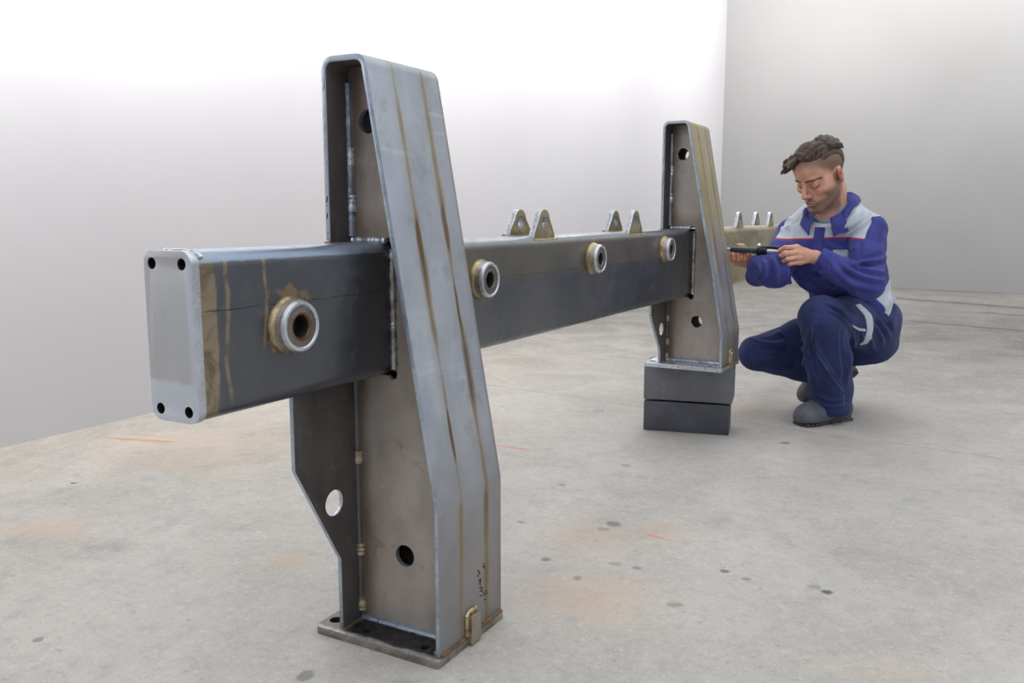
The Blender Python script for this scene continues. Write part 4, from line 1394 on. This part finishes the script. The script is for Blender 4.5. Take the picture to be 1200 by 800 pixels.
# neck opening and cuffs
jk.cone(NECK - aT * 0.005 + fT * 0.006, NECK + aT * 0.16 + fT * 0.05, .064, .12, 0.006, True)
jk.cone(V3((0.403, 2.711, 0.802)), V3((0.404, 2.794, 0.875)), .004, .052, 0.006, True)
for c, d in ((CUF_L, CUF_L - EL_L), (CUF_R, CUF_R - EL_R)):
    d = d / np.linalg.norm(d)
    jk.cone(c + d * 0.022, c + d * 0.10, .052, .052, 0.003, True)
Z_PIPE = 0.756


def seg_dist(V, a, b):
    ab = b - a
    t = np.clip((V - a) @ ab / (ab @ ab), 0, 1)
    return np.linalg.norm(V - a - t[:, None] * ab, axis=1)


def armhole(V):
    """positive on the trunk, negative on the sleeves"""
    x, y, z = tl(V)
    nl = .52 * Rc + .85 * Tc + .08 * Uc
    g = np.full(len(V), 0.2)
    gl = -((V - V3((0.587, 2.799, 0.812))) @ nl) / np.linalg.norm(nl)
    ra = (EL_R - SH_R) / np.linalg.norm(EL_R - SH_R)
    gr = (V - SHM) @ np.array((.988, -.152, 0)) + 0.172
    g = np.where(x > 0.09, gl, np.where(x < 0, gr, g))
    g = np.where((x > .06) & (x <= .09), np.minimum(g, np.maximum(gl, (0.09 - x) * 2)), g)
    for sh, el, wr in ((SH_L, EL_L, CUF_L),):
        st_ = sh + (el - sh) * (0.5 if sh is SH_L else 0.8)
        g = np.minimum(g, np.minimum(seg_dist(V, st_, el) - 0.076, seg_dist(V, el, wr) - 0.070))
    low = (V[:, 2] < 0.735)
    gR = np.minimum(seg_dist(V, SH_R + (EL_R - SH_R) * .5, EL_R) - 0.078, seg_dist(V, EL_R, CUF_R) - 0.074)
    g = np.where(low, np.minimum(g, gR), g)
    return g


def a_yoke(V):
    x, y, z = tl(V)
    zz = V[:, 2] - (Z_PIPE + 0.004 * np.sin(x * 17))
    ua = (EL_L - SH_L) / np.linalg.norm(EL_L - SH_L); ub = (EL_R - SH_R) / np.linalg.norm(EL_R - SH_R)
    # armholes: planes across the shoulders
    gl = armhole(V)
    return np.minimum(zz, gl)


def a_pipe(V):
    x, y, z = tl(V)
    zz = np.abs(V[:, 2] - (Z_PIPE + 0.004 * np.sin(x * 17)))
    return np.where(armhole(V) > -0.001, zz, 1.0)


def a_side(V):
    x, y, z = tl(V)
    dl = np.linalg.norm(V - EL_L, axis=1)
    return np.minimum(np.minimum(np.minimum(0.20 - z, 0.05 - y), x - 0.06), armhole(V))


JF = [(.007, .009, ((0.645, 2.782, 0.692), (0.597, 2.683, 0.675), (0.541, 2.673, 0.665))), (.007, .009, ((0.646, 2.750, 0.634), (0.585, 2.648, 0.645), (0.520, 2.663, 0.674))),
      (-.006, .007, ((0.638, 2.750, 0.664), (0.589, 2.653, 0.661), (0.548, 2.651, 0.647))), (.007, .010, ((0.627, 2.682, 0.566), (0.557, 2.611, 0.588), (0.472, 2.630, 0.642))),
      (-.005, .007, ((0.599, 2.648, 0.600), (0.543, 2.609, 0.620), (0.473, 2.648, 0.674))), (.006, .009, ((0.578, 2.651, 0.547), (0.514, 2.618, 0.566), (0.441, 2.634, 0.628))),
      (.005, .008, ((0.636, 2.693, 0.605), (0.583, 2.631, 0.620), (0.506, 2.640, 0.656))), (-.006, .007, ((0.544, 2.734, 0.744), (0.540, 2.727, 0.718), (0.536, 2.720, 0.685))),
      (.006, .009, ((0.613, 2.803, 0.783), (0.608, 2.768, 0.731), (0.602, 2.734, 0.686))), (.004, .008, ((0.577, 2.786, 0.803), (0.566, 2.748, 0.751), (0.561, 2.714, 0.706))),
      (.005, .008, ((0.508, 2.852, 0.875), (0.500, 2.793, 0.829), (0.489, 2.755, 0.776))), (-.006, .008, ((0.551, 2.826, 0.855), (0.522, 2.779, 0.809), (0.496, 2.757, 0.766))),
      (.006, .009, ((0.568, 2.836, 0.858), (0.540, 2.778, 0.812), (0.516, 2.745, 0.766))), (.006, .008, ((0.247, 2.840, 0.848), (0.242, 2.807, 0.807), (0.246, 2.780, 0.766))),
      (-.005, .007, ((0.276, 2.833, 0.848), (0.269, 2.810, 0.807), (0.270, 2.781, 0.766))),
      (.008, .009, ((0.169, 2.674, 0.671), (0.205, 2.617, 0.628), (0.191, 2.625, 0.579))), (.008, .009, ((0.213, 2.655, 0.687), (0.255, 2.600, 0.637), (0.238, 2.627, 0.574))),
      (-.007, .008, ((0.191, 2.665, 0.679), (0.230, 2.609, 0.632), (0.215, 2.626, 0.580))), (.008, .009, ((0.248, 2.676, 0.694), (0.285, 2.641, 0.642), (0.274, 2.671, 0.579))),
      (-.006, .008, ((0.234, 2.667, 0.690), (0.270, 2.621, 0.640), (0.256, 2.649, 0.577))), (.006, .008, ((0.144, 2.681, 0.657), (0.161, 2.661, 0.624), (0.157, 2.654, 0.590))),
      (.006, .010, ((0.340, 2.694, 0.635), (0.382, 2.687, 0.589), (0.447, 2.695, 0.558))), (.006, .010, ((0.338, 2.684, 0.581), (0.379, 2.679, 0.553), (0.430, 2.682, 0.538))), (-.005, .008, ((0.336, 2.687, 0.608), (0.384, 2.685, 0.569), (0.441, 2.690, 0.548))),
      (.004, .008, ((0.439, 2.744, 0.742), (0.470, 2.757, 0.716), (0.516, 2.761, 0.723))), (.005, .007, ((0.411, 2.648, 0.672), (0.424, 2.651, 0.646), (0.419, 2.655, 0.619))), (-.004, .006, ((0.431, 2.658, 0.666), (0.445, 2.661, 0.640), (0.439, 2.665, 0.613)))]
jacket = vol_mesh('jacket', jk, M['jacket'], person, {'yoke': a_yoke, 'piping': a_pipe, 'side': a_side}, 2, JF)
jb = bvh_of(jacket)

# collar: a folded strip round the neck, open at the throat, with two points
nA = aT * .75 + Uc * .25; nA /= np.linalg.norm(nA)
nF = fT - nA * (fT @ nA); nF /= np.linalg.norm(nF)
nL = np.cross(nF, nA); nL = nL if nL @ lT > 0 else -nL
NC = NECK + fT * .006


def ringp(phi, r, h, ry=1.0):
    return NC + nL * math.sin(phi) * r + nF * math.cos(phi) * r * ry + nA * h


crow = []
NPH = 46
for j in range(7):
    t = j / 6
    row_ = []
    for i in range(NPH):
        ph = math.radians(24 + 312 * i / (NPH - 1))
        back = .5 - .5 * math.cos(ph)
        edge = max(0.0, 1 - min(i, NPH - 1 - i) / 9)
        hf = .004 + .048 * back; rf = .070 + .010 * (1 - back)
        ho = hf - .046 - .022 * edge; ro = .100 + .016 * edge
        a_ = Vector(ringp(ph, rf, hf)); b_ = Vector(ringp(ph + (-.20 if i < NPH / 2 else .20) * edge * 0 , ro, ho))
        if j >= 2:
            loc, nor, _, _ = jb.find_nearest(b_)
            b_ = b_.lerp(loc + nor * .011, .9)
        p = a_.lerp(b_, t)
        p += Vector(nA) * (.010 * math.sin(t * math.pi)) + (p - Vector(NC)).normalized() * .004 * math.sin(t * math.pi)
        row_.append(p)
    crow.append(row_)
drape('collar', crow, jb, 0, 0.0055, M['blue'], jacket, snap=False)


FACE = V3((-.152, -.988, 0)); LAT = V3((.988, -.152, 0))
jme = jacket.data
jco = np.empty(len(jme.vertices) * 3, dtype=np.float32); jme.vertices.foreach_get('co', jco); jco = jco.reshape(-1, 3).astype(float)
jvi = np.empty(len(jme.loops), dtype=np.int32); jme.loops.foreach_get('vertex_index', jvi); jvi = jvi.reshape(-1, 4)
trunk = armhole(jco) > 0
tbv = BVHTree.FromPolygons([tuple(c) for c in jco.tolist()], jvi[trunk[jvi].all(1)].tolist())


def on_front(x, z):
    """point on the front of the jacket's trunk: x to his left of the middle, z above the floor"""
    o = SHM + LAT * x + FACE * .5
    o[2] = z
    loc, nor, _, _ = tbv.ray_cast(Vector(o), Vector(-FACE))
    if loc is None: loc, nor, _, _ = tbv.find_nearest(Vector(o - FACE * .35))
    return loc


# front placket, above the forearms
pl = [[on_front(x, z) for x in np.linspace(-.034, .006, 5)] for z in np.linspace(.800, .62, 26)]
drape('placket', pl, tbv, 0.0005, 0.004, M['blue'], jacket)
# breast pocket flaps in pale grey
for x0, x1 in ((.045, .140), (-.135, -.055)):
    pk = [[on_front(x, z) for x in np.linspace(x0, x1, 14)] for z in np.linspace(.712, .672, 6)]
    drape('pocket_flap', pk, tbv, 0.0005, 0.005, M['grey'], jacket)
# loose pale hem tail at the back
drape('jacket_tail', lerp_rows([(0.582, 3.024, 0.546), (0.605, 3.059, 0.544), (0.622, 3.090, 0.532), (0.648, 3.122, 0.498)], [(0.570, 2.986, 0.502), (0.597, 3.035, 0.496), (0.622, 3.083, 0.489), (0.639, 3.114, 0.480)], 10, 5), jb, 0, 0.010, M['grey'], jacket, snap=False)

# trousers
TL2 = np.minimum.reduce([PEL - .26, KNEE_L - .14, KNEE_R - .14, ANK_L - .14]); TL2[2] = 0.02
tr = Vol(TL2, np.maximum.reduce([PEL + .26, KNEE_L + .14]), 0.0036)
tr.field(torso_fn(0.0, [(-0.20, .10, .09, .09, 0), (-0.12, .145, .12, .125, .0), (-0.04, .160, .128, .138, .0), (0.06, .162, .122, .125, -.01)], -0.12, 0.045), TLO, THI, 0.03)
BUT = PEL - fT * 0.05 - aT * 0.045
tr.ell(BUT + lT * .015 + Uc * .045, (.140, .110, .095), np.stack([lT, fT, aT]), 0.04)
tr.chain([HIP_L, HIP_L * .5 + KNEE_L * .5, KNEE_L], [.100, .095, .082], 0.03)
SHIN_L = KNEE_L * .5 + ANK_L * .5 + Rc * .006
tr.chain([KNEE_L, SHIN_L, ANK_L + Uc * 0.035, ANK_L - Uc * 0.030], [.080, .090, .082, .084], 0.02)
tr.chain([HIP_R, HIP_R * .5 + KNEE_R * .5, KNEE_R], [.100, .090, .074], 0.03)
tr.chain([KNEE_R, KNEE_R * .5 + ANK_R * .5, ANK_R + (KNEE_R - ANK_R) * .12], [.070, .070, .076], 0.016)
# folds
tr.ripple(0.0022, 30, 13); tr.ripple(0.0010, 75, 15)
tr.cone(ANK_L - Uc * 0.195, ANK_L - Uc * 0.4, .14, .14, 0.003, True)
tr.cone(ANK_L - Uc * 0.2, ANK_L + Uc * 0.02, .055, .060, 0.004, True)
TF = [(.006, .010, ((0.404, 2.586, 0.466), (0.419, 2.572, 0.329), (0.443, 2.690, 0.122))), (.007, .009, ((0.427, 2.548, 0.438), (0.459, 2.580, 0.312), (0.512, 2.735, 0.163))), (-.005, .008, ((0.429, 2.559, 0.424), (0.445, 2.580, 0.290), (0.474, 2.719, 0.127))),
      (.006, .010, ((0.516, 2.663, 0.411), (0.520, 2.716, 0.304), (0.519, 2.765, 0.179))), (-.006, .009, ((0.502, 2.632, 0.414), (0.502, 2.684, 0.307), (0.502, 2.746, 0.195))), (.006, .008, ((0.421, 2.703, 0.139), (0.470, 2.726, 0.112), (0.514, 2.775, 0.121))),
      (.005, .007, ((0.436, 2.704, 0.098), (0.478, 2.726, 0.084), (0.522, 2.775, 0.094))),
      (.006, .008, ((0.431, 2.610, 0.521), (0.469, 2.651, 0.499), (0.503, 2.733, 0.456))), (-.005, .006, ((0.445, 2.604, 0.506), (0.482, 2.655, 0.476), (0.511, 2.732, 0.430))), (.006, .007, ((0.452, 2.606, 0.493), (0.489, 2.656, 0.460), (0.518, 2.733, 0.410))), (.005, .007, ((0.462, 2.651, 0.525), (0.497, 2.714, 0.502), (0.526, 2.792, 0.459))),
      (.007, .008, ((0.567, 2.959, 0.487), (0.611, 2.999, 0.443), (0.639, 3.074, 0.379))), (.007, .008, ((0.566, 2.930, 0.454), (0.603, 2.966, 0.410), (0.632, 3.041, 0.346))), (.007, .008, ((0.565, 2.900, 0.419), (0.595, 2.944, 0.377), (0.621, 3.006, 0.314))), (.006, .008, ((0.558, 2.877, 0.375), (0.581, 2.918, 0.337), (0.601, 2.991, 0.286))),
      (-.005, .006, ((0.567, 2.944, 0.470), (0.607, 2.983, 0.426), (0.635, 3.058, 0.363))), (-.005, .006, ((0.566, 2.915, 0.435), (0.598, 2.961, 0.393), (0.628, 3.025, 0.330))), (-.005, .006, ((0.536, 2.789, 0.405), (0.539, 2.829, 0.359), (0.555, 2.876, 0.305))), (.006, .008, ((0.522, 2.756, 0.394), (0.528, 2.798, 0.348), (0.538, 2.865, 0.298))),
      (.008, .010, ((0.141, 2.787, 0.329), (0.218, 2.827, 0.311), (0.268, 2.904, 0.327))), (-.007, .009, ((0.157, 2.789, 0.294), (0.233, 2.830, 0.283), (0.274, 2.901, 0.291))), (.008, .009, ((0.178, 2.794, 0.251), (0.241, 2.829, 0.247), (0.279, 2.898, 0.259))), (-.008, .009, ((0.206, 2.804, 0.215), (0.258, 2.856, 0.212), (0.282, 2.915, 0.209))),
      (.006, .009, ((0.204, 2.876, 0.374), (0.239, 2.944, 0.390), (0.255, 3.001, 0.400))), (.005, .009, ((0.205, 2.847, 0.341), (0.246, 2.919, 0.357), (0.259, 2.973, 0.355)))]
trousers = vol_mesh('trousers', tr, M['navy'], person, None, 2, TF)
tb = bvh_of(trousers)
def on_side(bvh, p):
    loc, nor, _, _ = bvh.ray_cast(Vector(p) + Vector(Tc) * .3, Vector(-Tc))
    return loc if loc is not None else bvh.find_nearest(Vector(p))[0]


def seam(pts, bvh, parent, mat, r=0.0014):
    P = []
    pts = [Vector(p) for p in pts]
    for a, b in zip(pts[:-1], pts[1:]):
        for i in range(8):
            P.append(on_side(bvh, a.lerp(b, i / 8)))
    return tube('seam', P, r, mat, parent, n=6)


def side_patch(name, A, B_, nu, nv, bvh, mat, parent, thick=.004):
    g = [[on_side(bvh, p) for p in r] for r in lerp_rows(A, B_, nu, nv)]
    return drape(name, g, bvh, 0.0, thick, mat, parent)


tag(side_patch('pocket_strip', [(0.502, 2.831, 0.495), (0.526, 2.861, 0.455), (0.533, 2.879, 0.401), (0.526, 2.887, 0.330)], [(0.523, 2.844, 0.498), (0.551, 2.898, 0.453), (0.559, 2.915, 0.389), (0.554, 2.926, 0.334)], 18, 5, tb, M['grey'], trousers), 'pale grey pocket strip')
side_patch('pocket_trim', [(0.508, 2.754, 0.427), (0.528, 2.797, 0.410), (0.545, 2.840, 0.403)], [(0.514, 2.756, 0.417), (0.529, 2.796, 0.400), (0.546, 2.839, 0.393)], 8, 3, tb, M['grey'], trousers, .003)
seam([(0.421, 2.533, 0.439), (0.443, 2.562, 0.332), (0.476, 2.656, 0.228), (0.522, 2.760, 0.139)], tb, trousers, M['seam'])
seam([(0.516, 2.756, 0.139), (0.522, 2.762, 0.082)], tb, trousers, M['seam'])

# boots: last-shaped uppers on treaded rubber soles
def boot(ank, toe_tip, heel, sole_n, name='boot'):
    """toe_tip and heel are on the underside of the sole; sole_n points up out of it"""
    toe_tip, heel, ank, nrm = V3(toe_tip), V3(heel), V3(ank), V3(sole_n) / np.linalg.norm(sole_n)
    d = toe_tip - heel; L = np.linalg.norm(d); d /= L
    nrm = nrm - d * (nrm @ d); nrm /= np.linalg.norm(nrm)
    s = np.cross(nrm, d)
    P = lambda x, y, z: heel + d * x * L + s * y + nrm * z
    v = Vol(np.min([heel, toe_tip, ank], axis=0) - .1, np.max([heel, toe_tip, ank], axis=0) + .13, 0.0032)
    A = np.stack([d, s, nrm])
    v.ell(P(.83, .002, .040), (.060, .052, .047), A, 0.012)
    v.ell(P(.68, .002, .050), (.075, .050, .046), A, 0.02)
    v.ell(P(.56, .003, .048), (.085, .046, .050), A, 0.02)
    v.ell(P(.20, 0, .050), (.066, .042, .050), A, 0.02)
    v.chain([P(.50, 0, .075), P(.36, 0, .12), P(.34, 0, .17)], [.040, .046, .050], 0.02)
    v.chain([P(.62, 0, .062), P(.42, 0, .088)], [.036, .038], 0.02)
    v.chain([P(.26, 0, .06), ank + nrm * .04], [.040, .042], 0.02)
    v.field(lambda X, Y, Z: ((X - heel[0]) * nrm[0] + (Y - heel[1]) * nrm[1] + (Z - heel[2]) * nrm[2]) - 0.018, v.lo, v.lo + v.h * v.n, 0.002, True)
    v.cone(P(.70, -.05, .078), P(.70, .05, .078), .003, .003, 0.004, True)
    v.cone(P(.735, -.05, .074), P(.735, .05, .074), .0025, .0025, 0.004)
    up = vol_mesh(name, v, M['leather'], person, None, 1)
    # sole outline
    ol = []
    for k in range(40):
        a = 2 * math.pi * k / 40
        cx = math.cos(a); sy = math.sin(a)
        x = .5 + .5 * cx
        wdt = np.interp(x, [0, .08, .3, .5, .75, .93, 1], [.030, .036, .034, .036, .046, .036, .020])
        ol.append((x * L, wdt * np.sign(sy) * abs(sy) ** (0.55 if x < .6 else 0.75)))
    prof = [(0.97, 0.006), (1.0, 0.010), (1.03, 0.024), (1.0, 0.032)]
    verts = []; faces = []
    for sc_, h in prof:
        for (x, y) in ol:
            q = P(0, y * sc_, h) + d * (L * .5 + (x - L * .5) * sc_)
            verts.append(q)
    m = len(ol)
    for r in range(len(prof) - 1):
        for k in range(m):
            j = (k + 1) % m
            faces.append((r * m + k, r * m + j, (r + 1) * m + j, (r + 1) * m + k))
    faces += [tuple(range(m)), tuple((len(prof) - 1) * m + k for k in range(m))]
    sole = mesh_obj('sole', verts, faces, M['sole'], up, smooth=True)
    # heel block and cleats
    cv = []; cf = []
    def blk(x0, x1, y0, y1, h0, h1):
        k = len(cv)
        for x in (x0, x1):
            for y in (y0, y1):
                for z in (h0, h1):
                    cv.append(P(x, y, z))
        cf.extend([(k, k + 1, k + 3, k + 2), (k + 4, k + 6, k + 7, k + 5), (k, k + 4, k + 5, k + 1), (k + 2, k + 3, k + 7, k + 6), (k, k + 2, k + 6, k + 4), (k + 1, k + 5, k + 7, k + 3)])
    blk(.04, .28, -.033, .033, 0.0, .012)
    for i in range(8):
        x = .44 + i * .066
        w_ = float(np.interp(x, [0, .3, .5, .75, .93, 1], [.036, .036, .038, .051, .040, .022]))
        for sy in (-1, 1):
            blk(x, x + .040, sy * .008, sy * w_ * 1.0, 0.0, .012)
    tr_ = mesh_obj('cleats', cv, cf, M['sole'], up)
    tag(tr_, kind='stuff')
    return up


boot(ANK_L, (0.349, 2.700, 0.0), (0.513, 2.938, 0.0), (0, 0, 1))
boot(ANK_R, (0.308, 3.087, 0.010), (0.505, 3.238, 0.144), (-0.75, 0.1, 0.75))

# ------------------------------------------------------------------ tool in his hands
TA, TB = V3((0.040, 2.678, 0.710)), V3((0.272, 2.658, 0.705))
TD = TB - TA; TLEN = np.linalg.norm(TD); TD /= TLEN
tool = empty('handheld_air_tool', tuple(TA), 'black and dark green cylindrical handheld tool with silver tip held in both hands', 'tool')
M['tool_body'] = NT('dark_green_grip').set(Base_Color=sr(52, 68, 72), Roughness=0.45)
M['tool_black'] = NT('black_plastic').set(Base_Color=sr(28, 28, 32), Roughness=0.4)
M['chrome'] = NT('silver_tip').set(Base_Color=sr(214, 214, 218), Metallic=0.6, Roughness=0.3)
lathe('barrel', TA, TD, [(.009, .018), (.0118, .022), (.0122, .05), (.0122, .11), (.0130, .125), (.0130, .133)], M['tool_body'], tool, n=24)
lathe('silver_tip', TA, TD, [(.0048, 0), (.0066, .002), (.0068, .018), (.009, .020)], M['chrome'], tool, n=20)
lathe('collar', TA, TD, [(.0150, .128), (.0165, .131), (.0165, .143), (.0140, .146), (.0140, .152), (.0160, .155), (.0160, .165), (.012, .170)], M['tool_black'], tool, n=24)
lathe('silver_rod', TA, TD, [(.0105, .168), (.0105, .186), (.0075, .222), (.0065, TLEN + .004)], M['chrome'], tool, n=20)
up_ = Vector((0, 0, 1)); sd = Vector(TD).cross(up_).normalized()
p0 = Vector(TA) + Vector(TD) * .140 + up_ * .010
tube('lever', [p0, p0 + Vector(TD) * .015 + up_ * .004, p0 + Vector(TD) * .05 + up_ * .006, p0 + Vector(TD) * .088 + up_ * .004], [.006, .0068, .0068, .004], M['tool_black'], tool, n=10)
lathe('knob', p0 - Vector(TD) * .006 - Vector(sd) * .0, up_ + Vector(Tc) * .3, [(.006, 0), (.0075, .004), (.0075, .014), (.005, .017)], [M['chrome']], tool, n=18)
